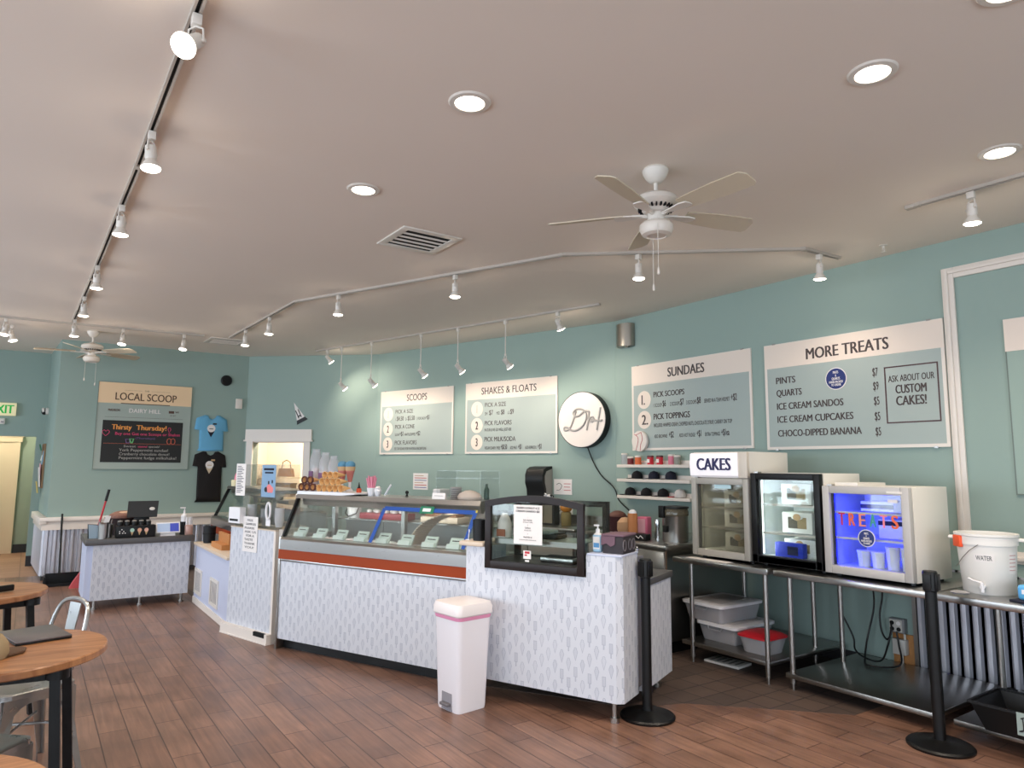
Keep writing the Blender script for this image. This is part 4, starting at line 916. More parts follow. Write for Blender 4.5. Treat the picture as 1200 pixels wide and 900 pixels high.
for row, (cnt, z) in enumerate(((5, .032), (4, .09), (3, .148))):
    for i in range(cnt):
        x = .268+i*.0675+row*.03375; M = CASEM @ Matrix.Translation((x-.0, .30, ZT+.03+z)) @ Matrix.Rotation(PI/2, 4, 'X') 
        if proto is None: proto = cone_proto('waffle_cone', 'golden waffle cone lying in the pile on the white board', 'waffle cones piled on the case', None); proto.matrix_world = M
        else: cone_copy(proto, M, 'golden waffle cone lying in the pile on the white board', 'waffle cones piled on the case')
proto = None
for row, (cnt, z) in enumerate(((3, .036), (2, .1))):
    for i in range(cnt):
        x = .037+i*.0745+row*.037; M = CASEM @ Matrix.Translation((x, .30, ZT+.03+z)) @ Matrix.Rotation(PI/2, 4, 'X')
        if proto is None: proto = cone_proto('dipped_cone', 'chocolate-dipped cone at the left end of the white board', 'dipped cones piled on the case', CHOC); proto.matrix_world = M
        else: cone_copy(proto, M, 'chocolate-dipped cone at the left end of the white board', 'dipped cones piled on the case')
for i, (x, y, w_, h_) in enumerate(((.0, .385, .125, .36), (.125, .385, .115, .33), (.238, .38, .105, .30))):
    k = thing('treat_bag', 'clear bag of wafers standing behind the cones, %s' % ['leftmost and tallest', 'middle one of three', 'right-hand one of three'][i], 'bag', on_case(x, y, ZT+.029), AK, 'clear treat bags behind the cones')
    MB().lathe([(w_*.42, 0), (w_*.5, .02), (w_*.5, h_*.75), (w_*.4, h_*.9), (w_*.28, h_), (w_*.33, h_*1.08)], n=18).build('bag_film', MILKY, k)
    MB().lathe([(w_*.2, .03), (w_*.32, h_*.55), (.001, h_*.6)], n=14).build('wafers', mat('pale_wafer', (222, 196, 190), .8), k)
    bx(-.025, .025, -w_*.5-.004, -w_*.5+.004, h_*.35, h_*.5).build('sticker', mat('bag_sticker_purple', (120, 84, 120), .7), k)
for i, x in enumerate((.335, .432)):
    k = thing('toy_cone', 'toy ice cream cone with a blue scoop, %s of the pair behind the cones' % ['left', 'right'][i], 'toy', on_case(x, .40, ZT+.029), AK, 'blue-topped toy cones')
    MB().lathe([(.028, 0), (.03, .01), (.012, .03), (.012, .09)], n=14).build('stand', PLASTIC, k)
    MB().lathe([(.018, .085), (.036, .175), (.04, .18), (.04, .19)], n=18).build('cone_cup', mat('toy_cone_red', (196, 120, 110), .6), k)
    MB().lathe([(.042, .188), (.046, .205), (.046, .225)], n=18).build('tan_band', KRAFT, k); MB().ball((0, 0, .24), (.046, .046, .038)).build('scoop', mat('toy_scoop_blue', (84, 140, 170), .6), k)
k = thing('sauce_bottle', 'black bottle with a red label on top of the case, left of the pink straws', 'bottle', on_case(.615, .33, ZT), AK)
MB().lathe([(.022, 0), (.022, .05), (.01, .075), (.004, .105), (.003, .115)], n=16).build('bottle_body', BLACK, k); MB().lathe([(.0225, .02), (.0225, .055), (.018, .062)], n=16, cap=False).build('label_band', mat('label_red_orange', (196, 74, 40), .6), k)
k = thing('straw_cup', 'white cup packed with pink straws on top of the case', 'cup', on_case(.765, .33, ZT), AK)
MB().lathe([(.030, 0), (.042, .07), (.044, .07)], n=18).build('cup_body', PLASTIC, k); m = MB()
for i in range(22): a = i*2.4; r = .034*math.sqrt((i+.5)/22); m.cyl((r*math.cos(a)*.6, r*math.sin(a)*.6, .02), (r*math.cos(a)*1.35, r*math.sin(a)*1.35, .155+.02*((i*5) % 4)/3), .0055, n=6)
m.build('straws', PINK, k)
k = thing('napkin_cup', 'small white crumpled cup beside the pink straws', 'cup', on_case(.85, .32, ZT), AK); MB().lathe([(.022, 0), (.034, .045), (.026, .06), (.03, .07)], n=14).build('cup_body', PLASTIC, k); MB().lathe([(.02, .04), (.03, .066), (.012, .085)], n=7).build('napkin', PAPER, k)
k = thing('scoop_wand', 'white slanted handle leaning out of a low holder on top of the case', 'utensil', on_case(.93, .34, ZT), AK); MB().lathe([(.03, 0), (.03, .03), (.024, .03)], n=16).build('holder', ACRYL, k); MB().cyl((-.015, 0, .012), (.05, 0, .10), .008, n=8).build('handle', PLASTIC, k)
k = thing('ball_stopper', 'little black ball stopper standing alone on the top of the case', 'stopper', on_case(1.07, .45, ZT), AK); MB().lathe([(.014, 0), (.008, .012), (.008, .02)], n=10).ball((0, 0, .034), .016).build('knob_body', BLACK, k)
k = thing('shelf_tag', 'small white price card standing on top of the case', 'price tag', on_case(1.54, .20, ZT), AK); m = MB(); m.prism([(0, 0), (.03, 0), (.012, .05), (.006, .05)], 'x', 0, .13); m.build('card', PAPER, k); MB().box(.02, .11, -.001+.004, .004, .02, .028).build('print', INK, k)
k = thing('pastry_guard', 'clear two-shelf acrylic stand at the right end of the case top', 'display stand', on_case(1.52, .26, ZT), AK)
m = MB().box(0, .44, 0, .30, .165, .170).box(0, .44, .03, .30, .225, .23)
for x in (0, .435): m.box(x, x+.005, .02, .30, 0, .225)
m.build('acrylic', ACRYL, k); 
k = thing('lid_stack', 'stack of black and white cup lids under the clear acrylic stand', 'lids', on_case(1.62, .42, ZT), AK); m = MB()
for i in range(6): m.lathe([(.05, i*.016), (.05, i*.016+.006), (.042, i*.016+.012), (.001, i*.016+.012)], n=18)
m.build('lids', mat('lid_grey', (150, 146, 146), .5), k)
k = thing('folded_cloth', 'beige folded cloth heaped at the right end of the case top', 'cloth', on_case(1.80, .36, ZT), AK); MB().lathe([(.15, 0), (.155, .02), (.13, .05), (.06, .075), (.001, .08)], n=20, cap=True).build('cloth', mat('beige_cloth', (190, 176, 164), .9), k); k.scale = (.72, .5, .9)
k = thing('green_bottle', 'small dark green bottle under the right end of the acrylic stand', 'bottle', on_case(1.925, .42, ZT), AK); MB().lathe([(.022, 0), (.022, .08), (.01, .10), (.01, .125)], n=14).build('bottle_body', mat('bottle_green', (30, 66, 54), .3), k)

# ================================================================== FRONT COUNTER WITH WARMING CASE
PF = (2.655, 4.40)
def on_fc(x, y, z): return Matrix.Translation((*PF, 0)) @ Matrix.Rotation(AK, 4, 'Z') @ Vector((x, y, z))
t = thing('front_counter', 'big cone-print counter in front, holding the dark-framed glass case', 'counter', (*PF, 0), AK)
m = MB().box(0, 1.16, 0, .28, .13, .885).box(0, .165, 0, .28, .885, 1.03).box(.955, 1.16, 0, .28, .885, 1.03)
m.build('front_panel', CONE, t)
MB().prism([(1.16, 0), (1.20, .03), (1.20, .28), (1.16, .28)], 'z', .13, 1.03).build('corner_panel', CONE, t)
bx(1.14, 1.19, .28, .42, .16, 1.0).build('recess_panel', mat('recess_grey', (120, 120, 128), .5), t)
bx(.30, 1.185, .42, 1.0, .10, .785).build('rear_cabinet', CONE, t)
bx(.28, 1.20, .40, 1.02, .785, .83, .005).build('rear_worktop', GREYLAM, t)
bx(-.05, .16, -.03, .30, 1.03, 1.065, .012).build('ledge_top', BEIGE, t)
bx(.96, 1.205, -.004, .29, 1.03, 1.042, .003).build('right_top', PALEBLUE, t)
for x, y in ((.10, .06), (1.12, .06), (.10, .9), (1.10, .9)): MB().cyl((x, y, 0), (x, y, .03), .03, n=12).cyl((x, y, .03), (x, y, .13), .017, n=12).build('foot', STEEL, t)
bx(.2, 1.0, .08, .9, .10, .13).build('underside_rail', BLACK, t)
# dark framed display case set into the counter
t = thing('warming_case', 'dark brown framed glass donut case set into the front counter', 'display case', on_fc(.17, -.02, .888), AK)
W_, D_ = .775, .44
def arch(x): return .47+.045*math.sin(PI*x/W_)
fr = MB(); n_ = 16
fr.box(0, .048, 0, .03, 0, arch(.0), .003).box(W_-.048, W_, 0, .03, 0, arch(W_), .003).box(.048, W_-.048, 0, .03, 0, .055, .003)
for i in range(n_):
    a, b = W_*i/n_, W_*(i+1)/n_; fr.prism([(a, arch(a)-.045), (b, arch(b)-.045), (b, arch(b)), (a, arch(a))], 'y', -.001, .031)
fr.build('front_frame', DARKWOOD, t)
fr = MB().box(.0, .045, D_-.03, D_, .0, .47).box(W_-.045, W_, D_-.03, D_, 0, .47).box(.045, W_-.045, D_-.03, D_, .43, .47).box(.045, W_-.045, D_-.03, D_, 0, .06)
fr.build('rear_frame', DARKWOOD, t)
g = MB(); g.box(.048, W_-.048, .012, .018, .055, .45); g.build('front_glass', GLASS, t)
m = MB()
for x in (0.002, W_-.008): bx(x, x+.006, .031, D_-.03, .055, .46).build('side_glass', GLASS, t)
bx(0, W_, .031, D_-.03, 0, .05).build('base', DARKWOOD, t)
bx(0.0, W_, .031, D_-.03, .462, .474).build('top_glass', GLASS, t)
bx(.05, W_-.05, .06, D_-.06, .20, .206).build('shelf', mat('shelf_glass_green', (150, 170, 160), .25, alpha=.55), t)
bx(.05, W_-.05, .058, .062, .17, .206).build('shelf_edge', STEELD, t)
m = MB().box(.31, .36, -.002, 0, .06, .1); 
k = thing('menu_sheet', 'white sheet about warm donut ice cream sandwiches on the dark-framed case', 'notice', on_fc(.17+.245, -.024, .888+.185), AK)
bx(0, .225, -.001, .001, 0, .265).build('sheet', PAPER, k)
m = MB(); write(m, 'WARM DONUT ICE', .02, .238, .014, .205, y=-.0012, bold=.02); write(m, 'CREAM SANDO $8', .018, .216, .014, .205, y=-.0012, bold=.02)
for s, z, c in (('1', .176, .01), ('PICK A FLAVOR', .157, .011), ('ANY FLAVOR ON OUR BOARD', .145, .006), ('2', .124, .01), ('TOPPINGS', .104, .011), ('ADD WHIPPED CREAM', .09, .006), ('3', .066, .01), ('WHATEVER +$1', .042, .011), ('CHOCOLATE SYRUP, CARAMEL, SPRINKLES AND MORE', .026, .006)): write(m, s, .112, z, c, align='c', y=-.0012, bold=.008)
m.build('lettering', INK, k)
k = thing('glass_sticker', 'small white sticker with red stripes low on the dark-framed case glass', 'sticker', on_fc(.17+.315, -.0105, .888+.085), AK); bx(0, .06, -.001, .001, 0, .055).build('sticker_sheet', PAPER, k)
MB().box(.012, .05, -.002, -.001, .035, .05).box(.01, .03, -.002, -.001, .02, .03).build('red_print', RED, k); bx(.015, .045, -.001, .001, -.02, -.008).build('lower_label', PAPER, k)
# contents of the warming case
k = thing('black_griddle', 'low black appliance with a pale lid on the shelf inside the dark-framed case', 'appliance', on_fc(.345, .22, .888+.207), AK)
MB().box(-.03, .32, -.09, .09, 0, .03, .01).build('base', BLACK, k); MB().box(.02, .26, -.07, .07, .03, .06, .012).build('lid', mat('griddle_green_grey', (120, 132, 126), .4), k); MB().cyl((.28, -.03, .035), (.38, -.06, .05), .008, n=8).build('handle', BLACK, k)
k = thing('donut_bag', 'white paper bag with a brown label at the left inside the dark-framed case', 'bag', on_fc(.255, .115, .888+.207), AK); MB().lathe([(.045, 0), (.05, .02), (.05, .10), (.035, .14), (.02, .17)], n=12).build('bag_body', PAPER, k); bx(-.035, .035, -.056, -.05, .01, .06).build('brown_label', mat('label_brown', (150, 90, 66), .7), k)
k = thing('metal_pan', 'shallow metal pan on the floor of the dark-framed case', 'pan', on_fc(.66, .22, .888+.051), AK); MB().box(-.13, .13, -.08, .08, 0, .035, .008).build('pan_body', STEEL, k); bx(-.12, .12, -.07, .07, .034, .036).build('pan_lining', DARKV, k)
# counter-top items on the front counter
k = thing('black_cup', 'black straight-sided cup on the beige ledge beside the dark-framed case', 'cup', on_fc(.075, .055, 1.066), AK); MB().lathe([(.046, 0), (.05, .145), (.05, .15), (.046, .15), (.043, .01), (.001, .01)], n=24, cap=False).build('cup_body', BLACK, k)
k = thing('sample_spoon', 'tiny white spoon standing on the left of the beige ledge', 'spoon', on_fc(-.012, .04, 1.066), AK); MB().lathe([(.02, 0), (.02, .004)], n=12).cyl((0, 0, .0), (.006, 0, .06), .003, n=6).ball((.007, 0, .065), (.006, .003, .012)).build('spoon_body', PLASTIC, k)
k = thing('sanitizer_bottle', 'clear pump bottle of blue hand sanitizer right of the dark-framed case', 'bottle', on_fc(.995, .10, 1.043), AK)
MB().box(-.031, .031, -.024, .024, 0, .115, .012, 3).build('bottle_body', mat('sanitizer_blue', (170, 206, 226), .15), k); bx(-.024, .024, -.0255, -.024, .02, .1).build('label_sheet', PAPER, k)
bx(-.02, .02, -.0265, -.0255, .03, .06).build('blue_print', mat('label_blue', (90, 150, 200), .6), k)
MB().lathe([(.03, .112), (.012, .128), (.014, .13), (.014, .15), (.005, .15), (.005, .17)], n=14).box(-.028, .01, -.006, .006, .166, .178, .003).build('pump', PLASTIC, k)
k = thing('dark_box', 'dark brown box draped with a mauve cloth beside the sanitizer', 'box', on_fc(1.11, .13, 1.043), AK, None)
MB().box(-.06, .085, -.08, .13, 0, .11, .004).build('box_body', mat('dark_grey_box', (48, 42, 46), .7), k)
MB().box(-.068, .093, -.088, .138, .11, .125, .006).prism([(-.066, .11), (.03, .11), (.03, .06), (-.0, .045), (-.03, .065), (-.066, .05)], 'y', -.0885, -.082).build('mauve_cover', mat('mauve_cloth', (110, 84, 96), .85), k)
m = MB()
for x_ in (0.0, .1, .17): m.tube([(.087, -.06+x_*.9+.025*math.cos(a*PI/5), .055+.035*math.sin(a*PI/5)) for a in range(10)], .004, 5, closed=True)
m.build('scroll_pattern', mat('scroll_grey', (110, 104, 108), .7), k)
k = thing('tap_tower', 'black double tap standing on the dark worktop behind the black belt post', 'tap', on_fc(1.02, .60, .831), AK)
MB().box(-.09, .12, -.05, .06, 0, .02, .006).build('drip_tray', BLACK, k)
for x_ in (-.03, .05): MB().lathe([(.018, .02), (.018, .10), (.012, .12)], c=(x_, 0, 0), n=12).tube([(x_, 0, .11), (x_, -.02, .14), (x_, -.05, .13), (x_, -.055, .09)], .009, 8).build('spout', BLACK, k); MB().cyl((x_, .0, .12), (x_, .015, .19), .005, n=8).ball((x_, .016, .197), .010).build('lever', CHROME, k)
# trash can
t = thing('trash_can', 'white pedal bin with a pink liner in front of the counter', 'trash can', (2.505, 4.185, 0), math.radians(7))
def rr(hw, hd, r, n=5):
    out = []
    for cx, cy, a0 in ((hw-r, hd-r, 0), (-hw+r, hd-r, PI/2), (-hw+r, -hd+r, PI), (hw-r, -hd+r, 3*PI/2)):
        for k in range(n+1): a = a0+PI/2*k/n; out.append((cx+r*math.cos(a), cy+r*math.sin(a)))
    return out
def loft(m, rings, cap0=True, cap1=True):
    vs = []; n = len(rings[0][0])
    for poly, z in rings: vs += [(x, y, z) for x, y in poly]
    fs = [(k*n+i, k*n+(i+1) % n, (k+1)*n+(i+1) % n, (k+1)*n+i) for k in range(len(rings)-1) for i in range(n)]
    if cap0: fs.append(tuple(range(n-1, -1, -1)))
    if cap1: fs.append(tuple(range((len(rings)-1)*n, len(rings)*n)))
    return m.add(vs, fs)
BIN = mat('bin_white', (240, 236, 240), .35)
body = loft(MB(), [(rr(.118, .118, .03), 0.0), (rr(.121, .121, .03), .02), (rr(.142, .142, .04), .60), (rr(.144, .144, .04), .615)])
body.build('body', BIN, t)
loft(MB(), [(rr(.1435, .1435, .04), .588), (rr(.146, .146, .04), .596), (rr(.147, .147, .04), .618)], False, False).build('liner', mat('pink_liner', (232, 150, 184), .5), t)
lid = loft(MB(), [(rr(.150, .150, .04), .612), (rr(.156, .156, .045), .62), (rr(.156, .156, .045), .662), (rr(.146, .146, .045), .69), (rr(.10, .10, .04), .697)]); lid.build('lid', mat('lid_white', (236, 228, 226), .35), t)
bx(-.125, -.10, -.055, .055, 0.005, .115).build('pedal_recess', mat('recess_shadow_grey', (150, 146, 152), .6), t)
MB().box(-.155, -.10, -.045, .045, .035, .055, .008).build('pedal', mat('pedal_grey', (104, 100, 104), .5), t)
# belt posts
def belt_post(x, y, label):
    t = thing('belt_post', label, 'crowd post', (x, y, 0), 0, 'black belt posts')
    MB().lathe([(.175, 0), (.178, .012), (.168, .022), (.05, .036), (.034, .045)], n=40).build('base', BLACKM, t)
    MB().cyl((0, 0, .04), (0, 0, .90), .032, n=24).build('pole', BLACKM, t)
    MB().lathe([(.033, .88), (.041, .885), (.041, .99), (.036, 1.0), (.001, 1.0)], n=28).box(-.048, -.036, -.024, .024, .89, .985, .004).box(.036, .048, -.024, .024, .89, .985, .004).box(-.024, .024, -.048, -.036, .89, .985, .004).build('belt_head', BLACK, t)
belt_post(3.405, 3.35, 'black belt post beside the corner of the front counter')
belt_post(4.48, 2.06, 'black belt post in front of the steel tables at the right')

# ================================================================== STEEL TABLES AND FRIDGES ON THE RIGHT
def steel_table(x0, x1, y0, y1, z, zs, label, legs, shelf=None):
    t = thing('steel_table', label, 'table', (x0, y0, 0), 0, 'stainless tables along the right wall')
    W, D = x1-x0, y1-y0
    MB().box(0, W, 0, D, z-.045, z, .006).build('tabletop', STEEL, t)
    for (a, b) in legs:
        MB().cyl((a-x0, b-y0, .045), (a-x0, b-y0, z-.04), .019, n=14).cyl((a-x0, b-y0, 0), (a-x0, b-y0, .05), .012, n=12).build('leg', STEEL, t)
    s = shelf or (x0+.05, x1-.03, y0+.04, y1-.04)
    MB().box(s[0]-x0, s[1]-x0, s[2]-y0, s[3]-y0, zs-.035, zs, .005).build('lower_shelf', STEELD, t)
    return t
ZT1, ZT2 = .85, .85
steel_table(4.60, 5.70, 3.27, 4.20, ZT1, .165, 'stainless table with plastic bins on its lower shelf', [(4.66, 3.33), (4.66, 4.05), (5.36, 3.38), (5.36, 4.05)])
steel_table(4.63, 5.70, 2.13, 3.24, ZT2, .115, 'stainless table with black cords under it, carrying the blue-lit fridge', [(4.70, 3.15), (5.33, 3.13), (4.70, 2.18)])
steel_table(4.63, 5.70, 0.35, 2.11, ZT2, .115, 'stainless table with the water bucket, running out of the photo at the right', [(5.36, 2.05), (4.70, .45), (5.36, .45)])

def fridge(loc, W, D, H, hdr, label, doormat, bodymat, innermat, frame=.045, lampcol=None, lampE=0, led=None, glass=None, shelves=(.33, .62), handle=True):
    """glass-door counter fridge; local x along the front, y into the wall, z up; front at y=0"""
    t = thing('glass_fridge', label, 'refrigerator', loc, -PI/2, 'glass-door fridges on the steel tables')
    hb = H-hdr; d0 = .06
    m = MB().box(0, .03, d0, D, .02, hb, .004).box(W-.03, W, d0, D, .02, hb, .004).box(.03, W-.03, d0, D, .02, .07).box(.03, W-.03, d0, D, hb-.04, hb).box(.03, W-.03, D-.03, D, .07, hb-.04)
    m.build('cabinet', bodymat, t)
    m = MB().box(.031, .034, d0, D-.03, .07, hb-.04).box(W-.034, W-.031, d0, D-.03, .07, hb-.04).box(.034, W-.034, D-.034, D-.031, .07, hb-.04).box(.034, W-.034, d0, D-.034, .071, .074).box(.034, W-.034, d0, D-.034, hb-.044, hb-.041)
    m.build('liner', innermat, t)
    for x in (.05, W-.05):
        for y in (.1, D-.06): MB().cyl((x, y, 0), (x, y, .02), .02, n=10).build('foot', BLACK, t)
    dr = MB().box(0, frame, 0, .05, .025, hb-.003, .005).box(W-frame, W, 0, .05, .025, hb-.003, .005).box(frame, W-frame, 0, .05, .025, .025+frame*1.1, .005).box(frame, W-frame, 0, .05, hb-.003-frame, hb-.003, .005)
    d = dr.build('door', doormat, t)
    bx(frame-.004, W-frame+.004, .022, .028, .025+frame, hb-frame).build('door_glass', glass or GLASS, d)
    m = MB().box(frame, frame+.012, .03, .05, .03+frame, hb-frame).box(W-frame-.012, W-frame, .03, .05, .03+frame, hb-frame); m.build('gasket', RUBBER, d)
    MB().box(W*.06, W*.12, .005, .05, hb-.003, hb+.008).build('hinge', STEELD, d)
    for f in shelves:
        z = .07+f*(hb-.11); m = MB()
        m.tube([(.036, d0+.02, z), (W-.036, d0+.02, z)], .003, 6); m.tube([(.036, D-.05, z), (W-.036, D-.05, z)], .003, 6)
        for k in range(14): x = .05+k*(W-.1)/13; m.cyl((x, d0+.02, z), (x, D-.05, z), .0018, n=5)
        m.box(.036, W-.036, d0+.013, d0+.017, z-.008, z+.006)
        m.build('wire_shelf', WHITE, t)
    if lampcol:
        lm = mat('lamp_strip_'+label[:12], lampcol, .4, emit=lampE)
        s = MB().box(.036, .05, d0+.012, d0+.028, .09, hb-.06).build('lamp_strip', lm, t)
        l = bpy.data.lights.new('fridge_light', 'AREA'); l.shape = 'RECTANGLE'; l.size = .02; l.size_y = hb-.2; l.energy = led; l.color = tuple(lin(v) for v in lampcol)
        o = bpy.data.objects.new('fridge_light', l); COL.objects.link(o); o.parent = t; o.location = (.055, d0+.03, hb/2)
        o.rotation_euler = Vector((1, .55, 0)).to_track_quat('-Z', 'Y').to_euler()
    return t
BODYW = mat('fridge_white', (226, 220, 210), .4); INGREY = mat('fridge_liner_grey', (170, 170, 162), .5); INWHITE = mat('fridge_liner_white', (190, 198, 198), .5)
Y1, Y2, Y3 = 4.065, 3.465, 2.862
f1 = fridge((4.70, Y1, ZT1), .575, .55, .885, .215, 'white glass fridge under a lit CAKES sign', mat('door_frame_grey', (170, 166, 158), .4), BODYW, INGREY, .05, (236, 234, 220), 0.0, 1.3, glass_mat('dim_glass', (222, 222, 216), .07, .10, (150, 150, 142)))  # light inside added to lift the dark interior; its strip stays unlit
# lit header of the cakes fridge
MB().box(.0, .575, .03, .55, .67, .885, .008).build('header_box', BODYW, f1)
h = MB(); h.prism([(.015, .675), (-.005, .69), (-.012, .78), (-.005, .87), (.015, .88), (.03, .88), (.03, .675)], 'x', .0, .49); hd = h.build('sign_panel', mat('lit_sign_white', (250, 244, 246), .4, emit=.2), f1)
m = MB(); write(m, 'CAKES', .075, .735, .098, .43, y=-.0128, bold=.05); m.build('sign_lettering', mat('sign_blue_black', (34, 32, 84), .5), hd)
MB().box(.49, .575, -.004, .03, .672, .884, .006).build('header_end_panel', mat('fridge_cream', (214, 204, 190), .45), f1)
bx(.24, .40, .012, .022, .585, .615).build('door_label', mat('label_pale_cyan', (200, 230, 236), .5), f1)
f2 = fridge((4.70, Y2, ZT1+.003), .585, .55, .715, 0, 'black glass fridge with bright white light between the two white ones', BLACK, BODYW, INWHITE, .05, (244, 250, 246), 2, 1.7, None, (.30, .66))
MB().box(.0, .585, -.0, .05, .025, .085).build('door_bottom_panel', BLACK, f2)
f3 = fridge((4.70, Y3, ZT2), .60, .54, .635, 0, 'white fridge glowing blue with TREATS in coloured letters on the glass', mat('door_frame_silver', (186, 182, 178), .4), BODYW, INWHITE, .052, (30, 40, 255), 3, 6, None, (.38, .72))
x = .105
for ch, c in zip('TREATS', ((186, 30, 60), (226, 96, 44), (226, 130, 110), (60, 150, 110), (236, 130, 130), (232, 100, 50))):
    w = MB(); write(w, ch, x, .362, .085, x+.048, y=.0215, bold=.03); k = w.build('glass_letter', mat('glitter_%d_%d_%d' % c, c, .5), f3); x += .073
m = MB(); disc(m, (.30, .285), .058, .017, .0215); m.k = 1; disc(m, (.30, .285), .053, .016, .017); m.k = 0
for s, z, c in (('PINTS', .024, .014), ('&', .01, .012), ('QUARTS', -.008, .014), ('HAND-PACKED', -.025, .013), ('TO ORDER', -.041, .012)): write(m, s, .30, .285+z, c, align='c', cond=.55, bold=.02, y=.0159, th=.0006)
m.build('round_sticker', [PAPER, mat('sticker_navy', (28, 44, 110), .5)], f3)
bx(.455, .52, .018, .0215, .53, .552).build('brand_plate', PAPER, f3); bx(.46, .56, -.003, 0, .592, .606).build('badge_plate', WHITE, f3)
bx(.03, .20, .12, .5, .635, .655).build('top_cable_cover', WHITE, f3)
# cake boxes
def cake_box(x, y, z, w, d, h, label, group, flip=0.0, dark=False):
    k = thing('cake_box', label, 'box', (x, y, z), -PI/2+flip, group)
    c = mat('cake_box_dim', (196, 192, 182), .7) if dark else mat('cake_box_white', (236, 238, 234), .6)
    m = MB(); fw = .035
    m.box(-w/2, w/2, .002, d, 0, h); m.build('carton', c, k)
    m = MB().box(-w/2, w/2, -.002, .002, 0, fw).box(-w/2, w/2, -.002, .002, h-fw, h).box(-w/2, -w/2+fw+.012, -.002, .002, fw, h-fw).box(w/2-fw-.012, w/2, -.002, .002, fw, h-fw)
    m.prism([(-.055, h), (-.045, h-.045), (0, h-.062), (.045, h-.045), (.055, h)], 'y', -.004, .002); m.build('front_flap', c, k)
    m = MB().box(-w/2+fw+.012, 0, .0, .0025, fw, h-fw); m.k = 1; m.box(0, w/2-fw-.012, .0, .0025, fw, h-fw); m.build('window_film', [mat('cake_brown_dark', (84, 78, 66), .5), mat('cake_tan', (158, 138, 100), .5)], k)
    m = MB(); m.prism([(.032*math.cos(a*PI/9), h-.035+.026*math.sin(a*PI/9)) for a in range(18)], 'y', -.006, -.004); m.build('oval_label', KRAFT, k)
def zsh(z0, hb, f): return z0+.07+f*(hb-.11)
hb1 = .885-.215
for f, lab in ((0.0, 'bottom'), (.33, 'middle'), (.62, 'top')):
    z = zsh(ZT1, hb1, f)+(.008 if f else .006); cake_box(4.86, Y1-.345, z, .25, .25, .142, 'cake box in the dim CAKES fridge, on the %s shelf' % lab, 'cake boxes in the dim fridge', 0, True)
for f, lab, dx in ((.30, 'middle', .30), (.66, 'top', .30)):
    cake_box(4.85, Y2-dx, zsh(ZT1+.003, .715, f)+.008, .25, .26, .155, 'white cake box with a tan oval label on the %s shelf of the black fridge' % lab, 'cake boxes in the black fridge', 0)
cake_box(4.88, Y2-.295, zsh(ZT1+.003, .715, 0)+.006, .26, .26, .135, 'white cake box behind the blue box at the bottom of the black fridge', 'cake boxes in the black fridge', 0)
k = thing('blue_box', 'bright blue box with a dark square window at the bottom of the black fridge', 'box', (4.80, Y2-.25, zsh(ZT1+.003, .715, 0)+.006), -PI/2); MB().box(-.12, .12, 0, .06, 0, .11, .008).build('carton', mat('bright_blue', (20, 50, 190), .5), k); bx(-.01, .08, -.002, .0, .02, .085).build('window', mat('deep_blue', (16, 22, 70), .4), k)
for i in range(3):
    k = thing('crumpled_bag', 'clear crumpled plastic bag on the right of the %s of the black fridge' % ['bottom', 'middle shelf', 'top shelf'][i], 'bag', (4.90, Y2-.488, zsh(ZT1+.003, .715, (0, .30, .66)[i])+.009), 0, 'crumpled bags in the black fridge'); MB().lathe([(.03, 0), (.05, .03), (.042, .08), (.05, .11), (.02, .14)], n=9).build('bag_film', MILKY, k)
for i, (dx, dy) in enumerate(((.20, 0), (.30, 0), (.40, .0), (.49, .02))):
    k = thing('ice_cream_pint', 'white ice cream pint at the bottom of the blue-lit fridge, %s from the left' % ORD[i], 'tub', (4.86+dy, Y3-dx, ZT2+.075), 0, 'pints in the blue-lit fridge')
    MB().lathe([(.036, 0), (.044, .10 if i < 2 else .14)], n=18).build('carton', PLASTIC, k); zz = .10 if i < 2 else .14; MB().lathe([(.047, zz), (.047, zz+.012), (.001, zz+.012)], n=18).build('lid', PLASTIC, k)
k = thing('treat_box', 'large white box on the middle shelf of the blue-lit fridge', 'box', (4.88, Y3-.42, zsh(ZT2, .635, .38)+.008), -PI/2); MB().box(-.12, .12, 0, .25, 0, .13, .004).build('carton', PLASTIC, k); bx(-.12, .12, -.002, .0, .09, .12).build('printed_band', NAVY, k)
k = thing('treat_box', 'flat box on the top shelf of the blue-lit fridge', 'box', (4.90, Y3-.30, zsh(ZT2, .635, .72)+.008), -PI/2); MB().box(-.13, .1, 0, .2, 0, .07, .004).build('carton', PLASTIC, k); bx(-.13, .1, -.002, 0, .02, .05).build('printed_band', NAVY, k)
k = thing('paper_sheet', 'white paper lying at the front edge of the steel table under the CAKES fridge', 'paper', (4.61, Y1-.42, ZT1+.0005)); bx(0, .08, 0, .42, 0, .003).build('sheet', PAPER, k)
# water bucket
k = thing('water_bucket', 'large white bucket labelled WATER with a tap at the bottom', 'bucket', (4.95, 1.93, ZT2), math.radians(-73))
BK = mat('bucket_white', (232, 228, 222), .42)
MB().lathe([(.135, 0), (.138, .005), (.158, .29), (.158, .295), (.166, .295), (.166, .345), (.172, .348), (.172, .362), (.152, .362), (.150, .34), (.13, .02), (.001, .02)], n=40, cap=False).build('bucket_body', BK, k)
m = MB()
for a in (.0, PI): m = MB(); m.T = Matrix.Rotation(a, 4, 'Z'); m.box(.16, .2, -.025, .025, .318, .338, .006); m.build('handle_ear', BK, k)
m = MB(); m.T = Matrix.Rotation(math.radians(-148), 4, 'Z'); m.box(.155, .178, -.04, .04, .275, .345, .006); m.build('orange_tag', mat('orange_card', (236, 84, 36), .5), k)
def on_bucket(a, z, r): return (r*math.cos(a), r*math.sin(a), z)
m = MB(); m.tube([on_bucket(math.radians(a), z, r) for a, z, r in ((-100, .30, .17), (-118, .26, .17), (-136, .21, .168), (-154, .165, .166), (-168, .15, .165))], .0022, 5); m.build('wire_bail', STEELD, k)
